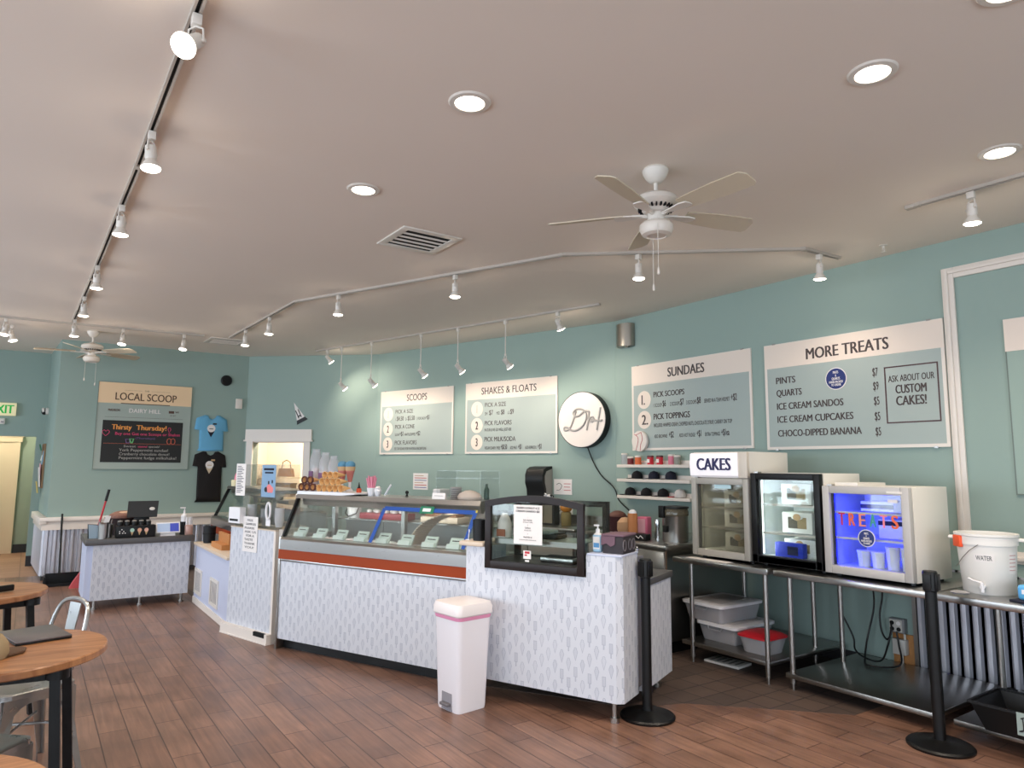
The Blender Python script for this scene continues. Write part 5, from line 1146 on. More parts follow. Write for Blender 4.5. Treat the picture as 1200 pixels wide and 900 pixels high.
def curved_label(mb, a0, a1, z0, z1, r0, r1, n=8):
    vs = []
    for i in range(n+1):
        a = a0+(a1-a0)*i/n; vs += [on_bucket(a, z0, r0), on_bucket(a, z1, r1)]
    mb.add(vs, [(2*i, 2*i+2, 2*i+3, 2*i+1) for i in range(n)]); return mb
curved_label(MB(), math.radians(-112), math.radians(-72), .195, .245, .1525, .1565).build('label_strip', PAPER, k)
def write_curved(mb, s, a0, a1, z, cap, R):
    vs, fs = glyphs(s, .01); mn = min(v.x for v in vs); mx_ = max(v.x for v in vs); kk = cap/CAPH
    mb.add([on_bucket(a0+(a1-a0)*(v.x-mn)/(mx_-mn), z+v.y*kk, R+.02*(z+v.y*kk-.2)*3) for v in vs], fs); return mb
write_curved(MB(), 'WATER', math.radians(-108), math.radians(-77), .207, .027, .1545).build('label_lettering', mat('marker_grey', (90, 90, 92), .6), k)
curved_label(MB(), math.radians(-42), math.radians(-16), .13, .26, .1475, .157).build('side_label', PAPER, k)
m = MB()
for i in range(5): curved_label(m, math.radians(-40), math.radians(-20), .15+i*.022, .155+i*.022, .1498+i*.0016, .1502+i*.0016, 4)
m.build('side_print', mat('faded_red_ink', (206, 160, 156), .6), k)
m = MB(); m.T = Matrix.Rotation(math.radians(-97), 4, 'Z'); m.cyl((.13, 0, .05), (.185, 0, .05), .014, n=12); m.cyl((.178, 0, .065), (.178, 0, .02), .011, n=12); m.box(.168, .188, -.006, .006, .062, .075); m.tube([(.178, 0, .075), (.17, -.04, .082), (.16, -.075, .095)], .006, 6)
m.build('tap', PLASTIC, k)
k = thing('wipes_pack', 'blue packet of wipes on a dark tray at the right edge of the steel tables', 'packet', (4.79, 1.62, ZT2), math.radians(-10)); MB().box(-.11, .09, -.14, .10, 0, .014, .005).build('dark_tray', NAVY, k); MB().box(-.085, .07, -.11, .07, .014, .10, .02, 3).build('pack_body', mat('wipes_blue', (96, 176, 220), .35), k); MB().box(-.088, -.084, -.09, .04, .05, .075).box(-.03, .03, -.05, .02, .098, .108, .004).build('white_flap', PLASTIC, k)
k = thing('loose_wrapper', 'crumpled clear wrapper on the steel table left of the water bucket', 'wrapper', (4.86, 2.16-.07, ZT2+.0005), .4); MB().lathe([(.05, 0), (.055, .006), (.03, .014), (.001, .01)], n=7).build('film', MILKY, k); k.location = (4.76, 2.02, ZT2)
k = thing('black_bin', 'black plastic tub with a logo card on the low shelf at the right edge', 'tub', (4.80, 1.60, .116), 0)
b = MB(); b.add([(-.16, -.34, 0), (.16, -.34, 0), (.16, .28, 0), (-.16, .28, 0), (-.2, -.38, .15), (.2, -.38, .15), (.2, .34, .15), (-.2, .34, .15), (-.185, -.365, .15), (.185, -.365, .15), (.185, .325, .15), (-.185, .325, .15), (-.15, -.33, .012), (.15, -.33, .012), (.15, .27, .012), (-.15, .27, .012)],
  [(0, 1, 2, 3), (0, 1, 5, 4), (1, 2, 6, 5), (2, 3, 7, 6), (3, 0, 4, 7), (4, 5, 9, 8), (5, 6, 10, 9), (6, 7, 11, 10), (7, 4, 8, 11), (8, 9, 13, 12), (9, 10, 14, 13), (10, 11, 15, 14), (11, 8, 12, 15), (12, 13, 14, 15)]); b.build('tub_body', BLACK, k)
m = MB(); m.prism([(-.205+.41*0, .145), (-.215, .145), (-.215, .158), (.215, .158), (.215, .145)], 'y', -.39, -.375); m.prism([(-.215, .145), (.215, .145), (.215, .158), (-.215, .158)], 'y', .335, .35); m.box(-.215, -.195, -.375, .335, .145, .158).box(.195, .215, -.375, .335, .145, .158); m.build('tub_rim', BLACK, k)
c = bx(-.218, -.214, -.36, .10, .04, .16).build('logo_card', mat('card_grey_green', (150, 164, 158), .6), k)
m = MB(); m.tube([(-.22, .07-a, .1+b_) for a, b_ in cr([(0, .03), (.0, -.03), (-.02, -.04), (.0, -.03), (.04, -.02), (.05, .02), (.02, .04), (-.01, .03)])], .003, 5); m.tube([(-.22, -.01-a, .1+b_) for a, b_ in cr([(0, .03), (.0, -.035)])], .003, 5); m.tube([(-.22, -.05-a, .1+b_) for a, b_ in cr([(0, .035), (.0, -.035)])], .003, 5); m.tube([(-.22, -.0-a, .1+b_) for a, b_ in cr([(0, 0), (.03, .012), (.06, 0)])], .003, 5); m.build('script_logo', INK, c)
# bins under table one
def clear_bin(loc, wx, wy, h, label, rz=0.0):
    k = thing('storage_bin', label, 'storage bin', loc, rz, 'clear bins with white lids')
    b = MB(); o_ = rr(wx/2-.03, wy/2-.03, .03); p_ = rr(wx/2, wy/2, .035); loft(b, [(o_, 0.0), (p_, h-.02)], True, False); loft(b, [(rr(wx/2-.034, wy/2-.034, .03), .004), (rr(wx/2-.004, wy/2-.004, .035), h-.02)], True, False); b.build('bin_body', MILKY, k)
    l_ = MB(); loft(l_, [(rr(wx/2+.012, wy/2+.012, .04), h-.028), (rr(wx/2+.014, wy/2+.014, .04), h-.006), (rr(wx/2, wy/2, .035), h), (rr(wx/2-.05, wy/2-.05, .03), h-.002)], True, True); l_.build('lid', PLASTIC, k)
    loft(MB(), [(rr(wx/2-.06, wy/2-.06, .03), h-.001), (rr(wx/2-.065, wy/2-.065, .03), h+.0015)], True, True).build('lid_panel', mat('lid_panel_grey', (196, 190, 188), .4), k)
    MB().tube([(-wx/2-.012, -.07, h-.03), (-wx/2-.02, -.06, h-.055), (-wx/2-.02, .06, h-.055), (-wx/2-.012, .07, h-.03)], .007, 6).build('latch_handle', mat('latch_grey', (130, 130, 134), .4), k)
    MB().box(-wx/2+.06, wx/2-.08, -wy/2+.07, wy/2-.06, .006, h*.5, .01).build('packed_contents', mat('contents_mauve', (170, 150, 148), .8), k)
    return k
clear_bin((5.05, 3.915, .166), .52, .39, .155, 'lower clear bin with a white lid, partly hidden by the red-lidded tub')
clear_bin((5.02, 4.025, .323), .54, .41, .155, 'upper clear bin with a white lid, stacked on another bin')
k = thing('food_tub', 'clear tub with a domed red lid on the lower shelf beside the bins', 'food tub', (4.88, 3.53, .166))
b = MB(); loft(b, [(rr(.12, .11, .05), 0), (rr(.15, .14, .06), .125)], True, False); loft(b, [(rr(.116, .106, .05), .004), (rr(.146, .136, .06), .125)], True, False); b.build('tub_body', MILKY, k)
b = MB(); loft(b, [(rr(.158, .148, .06), .118), (rr(.158, .148, .06), .13), (rr(.12, .11, .05), .15), (rr(.06, .05, .03), .152)]); b.build('lid', RED, k)
k = thing('floor_tray', 'flat white slotted tray on the tiles under the first steel table', 'tray', (4.86, 3.86, .002), .1); m = MB().box(-.1, .1, -.16, .16, 0, .02, .004); m.k = 1
for i in range(5): m.box(-.07, .07, -.12+i*.055, -.1+i*.055, .02, .021)
m.build('tray_body', [WHITE, STEELD], k)
# cords and outlets at the wall under table two
tag(MB().tube(cr([(5.58, 3.02, .80), (5.64, 3.03, .62), (5.66, 3.05, .47), (5.64, 3.10, .25), (5.52, 3.06, .126), (5.35, 2.95, .124), (5.42, 2.82, .125), (5.56, 2.80, .14), (5.635, 2.85, .25), (5.66, 2.875, .345)]), .007, 6).build('power_cord', CORD), 'black cord dropping behind the blue-lit fridge and looping along the low shelf', 'cord')
tag(MB().tube(cr([(5.60, 2.94, .80), (5.655, 2.97, .60), (5.66, 3.0, .45), (5.64, 2.98, .33), (5.62, 2.93, .28), (5.63, 2.90, .34), (5.66, 2.915, .405)]), .007, 6).build('power_cord', CORD), 'black cord hanging in a short curve to the upper wall outlet', 'cord')
tag(MB().tube(cr([(5.64, 3.30, .40), (5.645, 3.22, .24), (5.60, 3.18, .15), (5.45, 3.0, .142), (5.50, 2.92, .142), (5.64, 2.935, .24), (5.668, 2.915, .375)]), .007, 6).build('power_cord', CORD), 'black cord coming from behind the thin legs to the lower wall outlet', 'cord')
k = thing('wall_outlet', 'grey four-way outlet box mounted on a wooden board above the low shelf', 'outlet', (5.738, 2.885, .33), -PI/2)
bx(-.055, .06, -.055, 0, 0, .11, .006).build('box_body', mat('outlet_grey', (128, 128, 128), .5), k); bx(-.05, .045, -.062, -.055, .01, .1).build('face_plate', mat('outlet_plate', (196, 190, 182), .5), k)
for xx in (-.03, .02):
    for zz in (.03, .075): MB().cyl((xx, -.067, zz), (xx, -.062, zz), .016, n=14).build('socket', PAPER if (xx, zz) == (.02, .075) else BLACK, k)
k = thing('junction_board', 'wooden board with a grey junction box and conduit fixed low on the wall', 'junction box', (5.738, 2.875, 0.003), -PI/2)
bx(-.06, .105, -.02, 0, .0, .32).build('board', mat('raw_pine', (176, 122, 70), .7, noise=.12, nscale=18), k); bx(-.04, .06, -.075, -.02, .17, .285, .004).build('junction_cover', mat('outlet_plate', (196, 190, 182), .5), k)
MB().cyl((.015, -.045, .0), (.015, -.045, .17), .011, n=12).build('conduit', mat('conduit_white', (206, 200, 190), .4), k); MB().cyl((.045, -.045, .285), (.045, -.045, .325), .009, n=10).build('conduit_stub', mat('conduit_white', (206, 200, 190), .4), k)

# ------------------------------------------------------------------ steel prep unit and items left of the fridges
ZU = .93
k = thing('steel_cabinet', 'stainless steel cabinet beside the first steel table, a soup kettle on it', 'cabinet', (4.61, 4.28, 0))
bx(.0, 1.05, 0, .93, .11, .885).build('body', STEELD, k); MB().box(-.03, 1.09, -.02, .95, .885, ZU, .008).build('worktop', STEEL, k); bx(.06, 1.0, .05, .9, 0, .11).build('kick', BLACK, k)
bx(-.012, 0, .02, .46, .14, .87, .003).build('door', STEELD, k); bx(-.012, 0, .47, .91, .14, .87, .003).build('door', STEELD, k); bx(-.004, .004, -.004, .012, .11, .885).build('corner_trim', mat('copper_edge', (190, 160, 140), .3, .9), k)
k = thing('soup_kettle', 'tall stainless kettle with a black-rimmed glass lid on the steel cabinet', 'kettle', (4.93, 4.46, ZU)); k.scale = (.8, .8, 1)
MB().lathe([(.142, 0), (.145, .01), (.145, .225), (.15, .235)], n=40).build('body', STEEL, k)
MB().lathe([(.15, .236), (.152, .27), (.14, .30)], n=36, cap=False).build('glass_lid', glass_mat('kettle_glass', (170, 160, 140), .1, .3, (150, 140, 120)), k)
MB().lathe([(.120, .298), (.156, .302), (.156, .318), (.06, .325), (.001, .325)], n=36).build('lid_rim', BLACK, k)
MB().box(-.175, -.135, .02, .10, .215, .325, .006).build('lid_hinge', BLACK, k); MB().box(-.185, -.14, -.03, .03, .09, .15, .006).build('control', BLACK, k)
MB().lathe([(.022, 0), (.03, .05), (.022, .11), (.03, .15), (.02, .2)], c=(-.16, .13, 0), n=14).build('side_valve', CHROME, k)
k = thing('wooden_mill', 'octagonal wooden barrel-like mill on the steel cabinet', 'mill', (4.78, 4.86, ZU)); k.scale = (.85, .85, .95); MB().lathe([(.062, 0), (.062, .03), (.05, .035), (.05, .045), (.058, .05), (.055, .24), (.048, .25)], n=8).build('mill_body', mat('mill_wood', (176, 112, 60), .5), k); MB().lathe([(.045, .25), (.04, .27), (.02, .285), (.001, .288)], n=16).build('cream_top', PLASTIC, k)
k = thing('pink_package', 'pink package standing behind the wooden mill', 'package', (4.93, 4.86, ZU), .3); MB().box(-.05, .05, -.06, .06, 0, .20, .014, 3).build('pack_body', mat('hot_pink', (216, 110, 140), .5), k); MB().box(-.054, -.048, -.04, .04, .05, .18).build('pack_label', mat('pale_pink', (232, 176, 186), .6), k)
k = thing('card_reader', 'small black box with white scribble beside the wooden mill', 'box', (4.74, 4.70, ZU), .2); MB().box(-.04, .04, -.07, .07, 0, .06, .006).build('body', BLACK, k); MB().tube([(-.042, -.04, .02), (-.042, -.01, .045), (-.042, .01, .02), (-.042, .04, .04)], .004, 5).build('white_mark', PAPER, k)
k = thing('back_counter', 'steel back counter with cabinet doors along the angled wall', 'counter', on_back2(.25, 0, 0), A2)
LB = L2-.42
bx(0, LB, -.62, -.01, .1, .87).build('body', STEELD, k); MB().box(-.01, LB, -.65, -.004, .87, .91, .006).box(-.01, LB, -.03, -.004, .91, 1.02).build('worktop', STEEL, k); bx(.02, LB-.02, -.56, -.05, 0, .1).build('kick', BLACK, k)
for i in range(6): xx = .03+i*(LB-.06)/6; d_ = bx(xx+.01, xx+(LB-.06)/6-.01, -.632, -.62, .14, .84).build('door', mat('cabinet_door_grey', (168, 168, 164), .45), k); MB().cyl((xx+.05, -.645, .70), (xx+.05, -.645, .80), .006, n=8).build('handle', CHROME, d_)
ZB = .911
k = thing('corner_counter', 'narrow counter below the cap shelves, behind the steel cabinet', 'counter', (5.10, 5.25, 0)); bx(0, .63, 0, .62, .1, .87).build('body', STEELD, k); MB().box(-.03, .63, -.005, .64, .87, .91, .005).build('worktop', STEEL, k); bx(.03, .6, .03, .6, 0, .1).build('kick', BLACK, k)
d_ = bx(-.012, 0, .03, .6, .14, .84).build('door', mat('cabinet_door_grey', (168, 168, 164), .45), k); MB().cyl((-.02, .1, .6), (-.02, .1, .72), .006, n=8).build('handle', CHROME, d_)
def jar(x, y, z, r, h, label, c1, lidc, grp=None):
    k = thing('topping_jar', label, 'jar', (x, y, z), 0, grp); MB().lathe([(r*.9, 0), (r, .01), (r, h*.78), (r*.85, h*.85)], n=18).build('jar_glass', c1, k); MB().lathe([(r*.9, h*.84), (r*.92, h), (r*.7, h*1.03), (.001, h*1.03)], n=18).build('lid', lidc, k); return k
k = thing('pumpkin_jar', 'orange pumpkin-shaped jar with yellow wafers below, behind the dark-framed case', 'jar', tuple(on_back2(L2-.50, ZB, -.32)))
MB().lathe([(.055, 0), (.06, .01), (.06, .15), (.05, .16)], n=18).build('jar_body', mat('yellow_wafers', (160, 138, 84), .6, noise=.2, nscale=60), k)
m = MB()
for a in range(8): m.ball((.03*math.cos(a*PI/4), .03*math.sin(a*PI/4), .215), (.042, .042, .055), 10, 8)
m.build('pumpkin', mat('pumpkin_orange', (222, 140, 40), .45), k); MB().cyl((0, 0, .255), (.008, 0, .29), .01, n=8).build('stem', mat('stem_green', (90, 90, 50), .7), k)
k = thing('bread_pack', 'tan paper-wrapped loaf behind the dark draped box', 'package', (4.86, 5.14, .0), .3); k.location = (5.22, 5.42, ZB); k.scale = (.85, .85, .85); MB().lathe([(.08, 0), (.10, .05), (.095, .14), (.05, .19), (.001, .2)], n=14).build('wrap', mat('tan_wrap', (206, 164, 126), .75), k)
k = thing('snack_basket', 'dark red basket of packets behind the tan loaf', 'basket', (5.36, 5.68, ZB)); MB().lathe([(.10, 0), (.14, .16), (.145, .16), (.13, .14), (.09, .01), (.001, .01)], n=18, cap=False).build('basket_body', mat('basket_maroon', (70, 36, 40), .8), k); MB().ball((0, 0, .15), (.1, .1, .07)).build('packets', mat('packet_brown', (110, 70, 60), .6), k)
k = thing('cow_figure', 'small black and white cow figure on top of a dark frame at the back', 'figurine', tuple(on_back2(L2-.74, ZB+.281, -.33)))
MB().ball((0, 0, .05), (.055, .03, .03)).ball((-.06, 0, .075), (.024, .018, .02)).cyl((-.035, .012, 0), (-.035, .012, .04), .007, n=6).cyl((-.035, -.012, 0), (-.035, -.012, .04), .007, n=6).cyl((.035, .012, 0), (.035, .012, .04), .007, n=6).cyl((.035, -.012, 0), (.035, -.012, .04), .007, n=6).build('cow_body', PLASTIC, k)
MB().ball((.01, -.018, .06), (.022, .014, .018)).ball((.045, -.01, .055), (.014, .018, .016)).ball((-.075, 0, .08), (.012, .012, .012)).build('black_patches', BLACK, k)
k = thing('framed_box', 'dark box frame with a pale panel behind the sanitizer', 'box', tuple(on_back2(L2-.74, ZB, -.33)), A2)
MB().box(-.11, -.085, -.06, .06, 0, .28).box(.085, .11, -.06, .06, 0, .28).box(-.085, .085, -.06, .06, .255, .28).box(-.085, .085, -.06, .06, 0, .02).build('frame', DARKWOOD, k); bx(-.085, .085, -.02, .04, .02, .255).build('panel', mat('pale_tan_panel', (150, 138, 116), .6), k)
for i in range(4):
    k = thing('steel_insert', 'round steel topping pot on the steel back counter, %s from the left' % ORD[i], 'pot', tuple(on_back2(2.72+i*.19, ZB, -.34)), A2, 'topping pots on the back counter'); MB().lathe([(.07, 0), (.075, .13), (.085, .13), (.085, .138), (.07, .138), (.068, .02), (.001, .02)], n=24, cap=False).build('pot_body', STEEL, k); MB().cyl((.0, 0, .02), (.06, -.02, .2), .006, n=8).build('ladle', BLACK, k)
k = thing('blender', 'white and black drink mixer on the steel back counter behind the case', 'mixer', tuple(on_back2(1.75, ZB, -.33)), A2); MB().box(-.09, .09, -.11, .11, 0, .05, .01).box(-.05, .05, .03, .1, .05, .30, .01).box(-.07, .07, -.1, .1, .30, .38, .015).build('mixer_body', PLASTIC, k); MB().lathe([(.04, .06), (.05, .2)], c=(0, -.04, 0), n=18).build('cup', STEEL, k)
# ------------------------------------------------------------------ cap shelves on the right wall
def wall_shelf(z, x0, x1, label):
    k = thing('wall_shelf', label, 'shelf', (5.738, 6.1-x0, z), -PI/2, 'three white wall shelves'); W = x1-x0
    MB().box(0, W, -.14, 0, -.034, 0, .002).build('board', TRIM, k); MB().box(.05, W-.02, -.012, 0, 0, .045, .002).build('back_rail', TRIM, k); return k
SX0, SX1 = .16, 1.24
wall_shelf(1.635, SX0, SX1, 'top white wall shelf with red cups')
wall_shelf(1.474, SX0, SX1, 'middle white wall shelf with three caps')
wall_shelf(1.288, SX0, SX1, 'bottom white wall shelf with four caps')
def cap(xl, z, c1, c2, label):
    k = thing('baseball_hat', label, 'hat', on_right(xl, z+.001, -.075), -PI/2, 'caps on the white shelves')
    m = MB(); pr = [(.060, 0), (.062, .02), (.057, .05), (.04, .074), (.013, .085), (.001, .086)]
    m.lathe(pr, c=(.02, 0, .004), n=24, cap=False); m.ball((.02, 0, .090), .005, 8, 6); m.build('crown', c1, k)
    m = MB(); n = 10; ring = []
    for i in range(n+1): a = PI/2+PI*i/n; ring.append((.01+.058*math.cos(a), .056*math.sin(a)))
    out = [(-.035+.125*math.cos(PI/2+PI*i/n)*.85, .062*math.sin(PI/2+PI*i/n)) for i in range(n+1)]
    vs = [(x_, y_, .008) for x_, y_ in ring]+[(x_, y_, .002) for x_, y_ in out]+[(x_, y_, .012) for x_, y_ in ring]+[(x_, y_, .006) for x_, y_ in out]; q = n+1
    fs = [(i, i+1, q+i+1, q+i) for i in range(n)]+[(2*q+i, 2*q+i+1, 3*q+i+1, 3*q+i) for i in range(n)]+[(q+i, q+i+1, 3*q+i+1, 3*q+i) for i in range(n)]
    m.add(vs, fs); m.build('brim', c2, k)
    m = MB(); m.ball((-.022, -.032, .045), (.012, .014, .014), 10, 8); m.build('front_emblem', mat('cap_emblem', (150, 150, 160), .8), k)
BK_ = mat('cap_black', (18, 18, 22), .9)
for i, xl in enumerate((.40, .66, .905)): cap(xl, 1.474, (BK_, NAVY, NAVY)[i], (BK_, NAVY, BK_)[i], 'dark baseball cap on the middle white shelf, %s of three' % ('left', 'centre', 'right')[i])
for i, xl in enumerate((.29, .54, .79)): cap(xl, 1.288, BK_, (BK_, BK_, mat('cap_brown', (56, 40, 34), .9))[i], 'dark baseball cap on the bottom white shelf, %s of the dark three' % ('left', 'centre', 'right')[i])
cap(1.03, 1.288, mat('cap_white', (210, 206, 204), .9), RED, 'white and black baseball cap with a red brim at the right of the bottom shelf')
CUPR = mat('cup_red', (206, 40, 56), .45)
for xl, c, h, lab in ((.22, MILKY, .13, 'clear jar at the left end of the top white shelf'), (.32, mat('cup_maroon', (120, 40, 44), .5), .09, 'dark maroon can on the top white shelf'), (.44, mat('cup_orange', (220, 110, 60), .5), .10, 'orange can below the baseball disc on the top white shelf'), (.63, CUPR, .10, 'red can in the middle of the top white shelf'), (.77, CUPR, .10, 'red can right of the middle on the top white shelf'), (.94, mat('cup_pinkwhite', (226, 130, 150), .5), .11, 'pink and white striped can on the top white shelf'), (1.02, mat('can_grey', (150, 150, 140), .5), .10, 'grey can beside the lit CAKES sign on the top white shelf')):
    k = thing('topping_can', lab, 'can', on_right(xl, 1.636, -.075), 0, 'cans on the top white shelf'); MB().lathe([(.034, 0), (.036, .004), (.036, h-.02)], n=18).build('can_body', c, k); MB().lathe([(.037, h-.02), (.037, h-.004), (.03, h), (.001, h)], n=18).build('lid', mat('can_lid_dark', (90, 54, 54), .5) if c is CUPR else TRIM, k)
    if c is CUPR: bx(-.037, -.036, -.02, .02, .02, .06).build('label', PAPER, k)

# ================================================================== REGISTER ITEMS
k = thing('till_screen', 'black point-of-sale screen seen from behind, on the register counter', 'monitor', (1.14, 9.28, ZR)); MB().box(-.09, .09, -.08, .12, 0, .02, .006).box(-.08, .08, .02, .09, .02, .26, .01).build('stand', BLACK, k)
m = MB(); m.T = Matrix.Translation((0, .02, .30)) @ Matrix.Rotation(math.radians(-14), 4, 'X'); m.prism([(-.16, -.09), (.155, -.09), (.17, .10), (-.15, .10)], 'y', -.015, .015); m.build('screen_back', mat('dark_grey_plastic', (38, 40, 42), .45), k)
m = MB(); m.T = Matrix.Translation((.10, .0, .31)) @ Matrix.Rotation(math.radians(-14), 4, 'X'); m.ball((0, -.016+.02, 0), (.03, .004, .02)); m.build('oval_sticker', WHITE, k)
k = thing('till_tablet', 'white tablet till facing the viewer on the register counter', 'tablet', (1.40, 9.13, ZR)); MB().prism([(-.03, 0), (.06, 0), (.03, .04), (-.0, .04)], 'x', -.08, .08).build('stand', PLASTIC, k)
m = MB(); m.T = Matrix.Translation((0, -.005, .09)) @ Matrix.Rotation(math.radians(-24), 4, 'X'); m.box(-.13, .13, -.012, .0, -.065, .065, .006); m.build('bezel', PLASTIC, k)
m = MB(); m.T = Matrix.Translation((0, -.005, .09)) @ Matrix.Rotation(math.radians(-24), 4, 'X'); m.box(-.115, .02, -.0135, -.012, -.05, .05); m.k = 1; m.box(.02, .115, -.0135, -.012, -.05, .05); m.build('display', [mat('screen_grey_blue', (150, 166, 190), .3, emit=.5), mat('screen_blue', (50, 64, 150), .3, emit=.6)], k)
k = thing('topping_organizer', 'long black organiser box with pale cone stickers on the register counter', 'box', (.86, 9.055, ZR)); MB().box(0, .40, 0, .135, 0, .135, .006).build('box_body', BLACK, k)
for x_, c in ((.16, (170, 206, 190)), (.235, (226, 170, 140)), (.305, (230, 180, 160))):
    m = MB(); m.prism([(x_+.022*math.cos(a*PI/8), .085+.022*math.sin(a*PI/8)) for a in range(16)], 'y', -.003, 0); m.k = 1; m.prism([(x_-.016, .07), (x_+.016, .07), (x_, .025)], 'y', -.0025, 0); m.build('cone_sticker', [mat('stk_%d' % c[0], c, .6), KRAFT], k)
m = MB()
for a, b_ in ((.03, .07), (.05, .09), (.07, .07), (.03, .05), (.06, .05), (.085, .05)): m.box(a, a+.012, -.002, 0, b_, b_+.01)
m.build('white_marks', PAPER, k)
for i in range(5):
    j = thing('spoon_jar', 'small dark jar in the row on top of the black organiser, %s from the left' % ORD[i], 'jar', (.90+i*.072, 9.12, ZR+.136), 0, 'jars on the black organiser'); MB().lathe([(.028, 0), (.03, .035), (.026, .042)], n=14).build('jar_body', BLACK, j); MB().lathe([(.025, .042), (.026, .055), (.001, .06)], n=14).build('lid', mat('jar_lid_grey', (140, 136, 130), .4), j)
k = thing('gift_basket', 'dark basket of brown treats behind the register counter organiser', 'basket', (.97, 9.56, ZR)); MB().lathe([(.13, 0), (.19, .20), (.195, .20), (.18, .18), (.12, .01), (.001, .01)], n=24, cap=False).build('basket_body', mat('basket_dark', (44, 26, 26), .8), k); MB().ball((0, 0, .20), (.16, .14, .08)).build('wrapped_treats', mat('treats_brown', (120, 78, 64), .6, noise=.3, nscale=40), k); MB().ball((.02, -.05, .255), (.09, .05, .02)).build('pale_ribbon', mat('ribbon_tan', (206, 170, 140), .6), k)
k = thing('steel_cup', 'brushed metal tumbler with a white card in it on the register counter', 'cup', (.735, 9.10, ZR)); MB().lathe([(.045, 0), (.05, .18), (.053, .18), (.05, .175), (.044, .01), (.001, .01)], n=24, cap=False).build('cup_body', STEEL, k); 
m = MB(); m.T = Matrix.Translation((0, 0, .1)) @ Matrix.Rotation(.25, 4, 'Y'); m.box(-.02, .03, -.004, .004, -.06, .16); m.build('white_card', PAPER, k); MB().tube([(-.03, 0, .05), (-.042, 0, .19), (-.03, 0, .21), (-.018, 0, .19)], .004, 6).build('whisk_wire', CHROME, k)
k = thing('steel_cup', 'wide brushed metal pot right of the tumbler on the register counter', 'cup', (.835-.005, 9.20, ZR)); k.location = (.80, 9.22, ZR); MB().lathe([(.04, 0), (.044, .15), (.047, .15), (.04, .01), (.001, .01)], n=24, cap=False).build('cup_body', STEELD, k); MB().cyl((0, 0, .02), (.03, .02, .2), .006, n=6).build('spoon_handle', CHROME, k)
k = thing('window_squeegee', 'squeegee-like dustpan with a red and black handle at the left end of the counter', 'dustpan', (.665, 9.20, ZR))
MB().prism([(-.055, 0), (.05, 0), (.055, .14), (-.07, .155)], 'y', -.02, .02).build('pan', mat('pan_pale_blue', (150, 166, 176), .4, .3), k); MB().tube([(-.06, 0, 0), (-.07, 0, .155), (.055, 0, .145), (.05, 0, 0)], .008, 6).build('black_rim', BLACK, k)
MB().cyl((.03, 0, .14), (.085, .03, .41), .011, n=10).build('red_handle', RED, k); MB().cyl((.085, .03, .41), (.112, .044, .54), .015, n=10).build('black_grip', BLACK, k)
k = thing('pump_bottle', 'clear pump bottle in a black holder at the right end of the register counter', 'bottle', (1.585, 9.22, ZR)); MB().lathe([(.042, 0), (.042, .15)], n=16).build('holder', BLACK, k); MB().lathe([(.036, .15), (.036, .22), (.012, .25), (.012, .28)], n=16).box(-.05, .01, -.008, .008, .305, .322, .003).cyl((0, 0, .28), (0, 0, .31), .006, n=8).build('bottle_body', PLASTIC, k)
k = thing('cup_carrier', 'rose-gold box with four small bottles at the right end of the register counter', 'box', (1.64, 9.10, ZR)); k.location = (1.61, 9.09, ZR); MB().box(-.02, .06, -.02, .06, 0, .12, .01).build('box_body', mat('rose_metal', (196, 160, 150), .35, .5), k)
k.location = (1.60, 9.07, ZR)
for i in range(4): MB().lathe([(.010, .12), (.010, .19), (.006, .21)], c=(-.008+i*.019, .02+.015*(i % 2), 0), n=10).build('vial', PLASTIC, k)
k = thing('black_bucket', 'matte black cup on the beige ledge of the pale blue counter', 'cup', (1.795, 8.80, .691)); MB().lathe([(.06, 0), (.068, .19), (.071, .19), (.066, .02), (.001, .02)], n=24, cap=False).build('cup_body', BLACK, k); MB().lathe([(.072, .1), (.072, .115)], n=24, cap=False).build('band', DARKV, k)
k = thing('wood_caddy', 'wooden block between the black cup and the narrow column', 'block', (1.79, 8.15, .691), -PI/2); MB().box(-.28, .22, -.045, .055, 0, .055).box(-.28, .22, .03, .055, .055, .16).build('wood_block', mat('caddy_wood', (190, 128, 72), .5), k)
k = thing('candle_pot', 'small white pot with a pink topping on top of the half-hidden ice cream case', 'pot', (2.14, 9.15, 1.336)); MB().lathe([(.05, 0), (.055, .07), (.04, .075), (.001, .075)], n=18).build('pot_body', mat('cream_pot', (232, 222, 180), .5), k); MB().lathe([(.02, .07), (.016, .12), (.004, .16), (.001, .16)], n=12).build('pink_top', PINK, k)
# back-of-shop items on the floor by the back wainscot
k = thing('broom', 'black-handled broom leaning on the corrugated wainscot', 'broom', (.44, 11.42, 0)); MB().cyl((0, -.12, .12), (-.01, .2, .90), .013, n=10).build('handle', BLACK, k); MB().cyl((-.004, .02, .44), (-.004, .055, .52), .016, n=10).build('white_sleeve', PLASTIC, k); MB().prism([(-.13, .0), (.13, .0), (.04, .13), (-.04, .13)], 'y', -.16, -.11).build('bristles', BLACK, k)
k = thing('lobby_dustpan', 'long low black tray on the floor below the corrugated wainscot', 'tray', (.48, 11.12, 0)); b = MB().box(-.22, .2, -.12, .10, 0, .015).box(-.22, -.2, -.12, .10, .015, .13).box(.18, .2, -.12, .10, .015, .13).box(-.2, .18, .08, .10, .015, .15).box(-.2, .18, -.12, -.10, .015, .04); b.build('tray_body', BLACK, k)
k = thing('red_dustpan', 'small red dustpan on the floor beside the register counter', 'dustpan', (.635, 10.80, 0)); MB().prism([(-.10, 0), (.10, 0), (.10, .20), (.03, .22), (-.06, .08)], 'y', -.05, .05).build('pan', mat('coral_red', (204, 90, 96), .5), k); MB().cyl((.06, 0, .2), (.10, .03, .40), .012, n=8).build('handle', mat('coral_red', (204, 90, 96), .5), k)
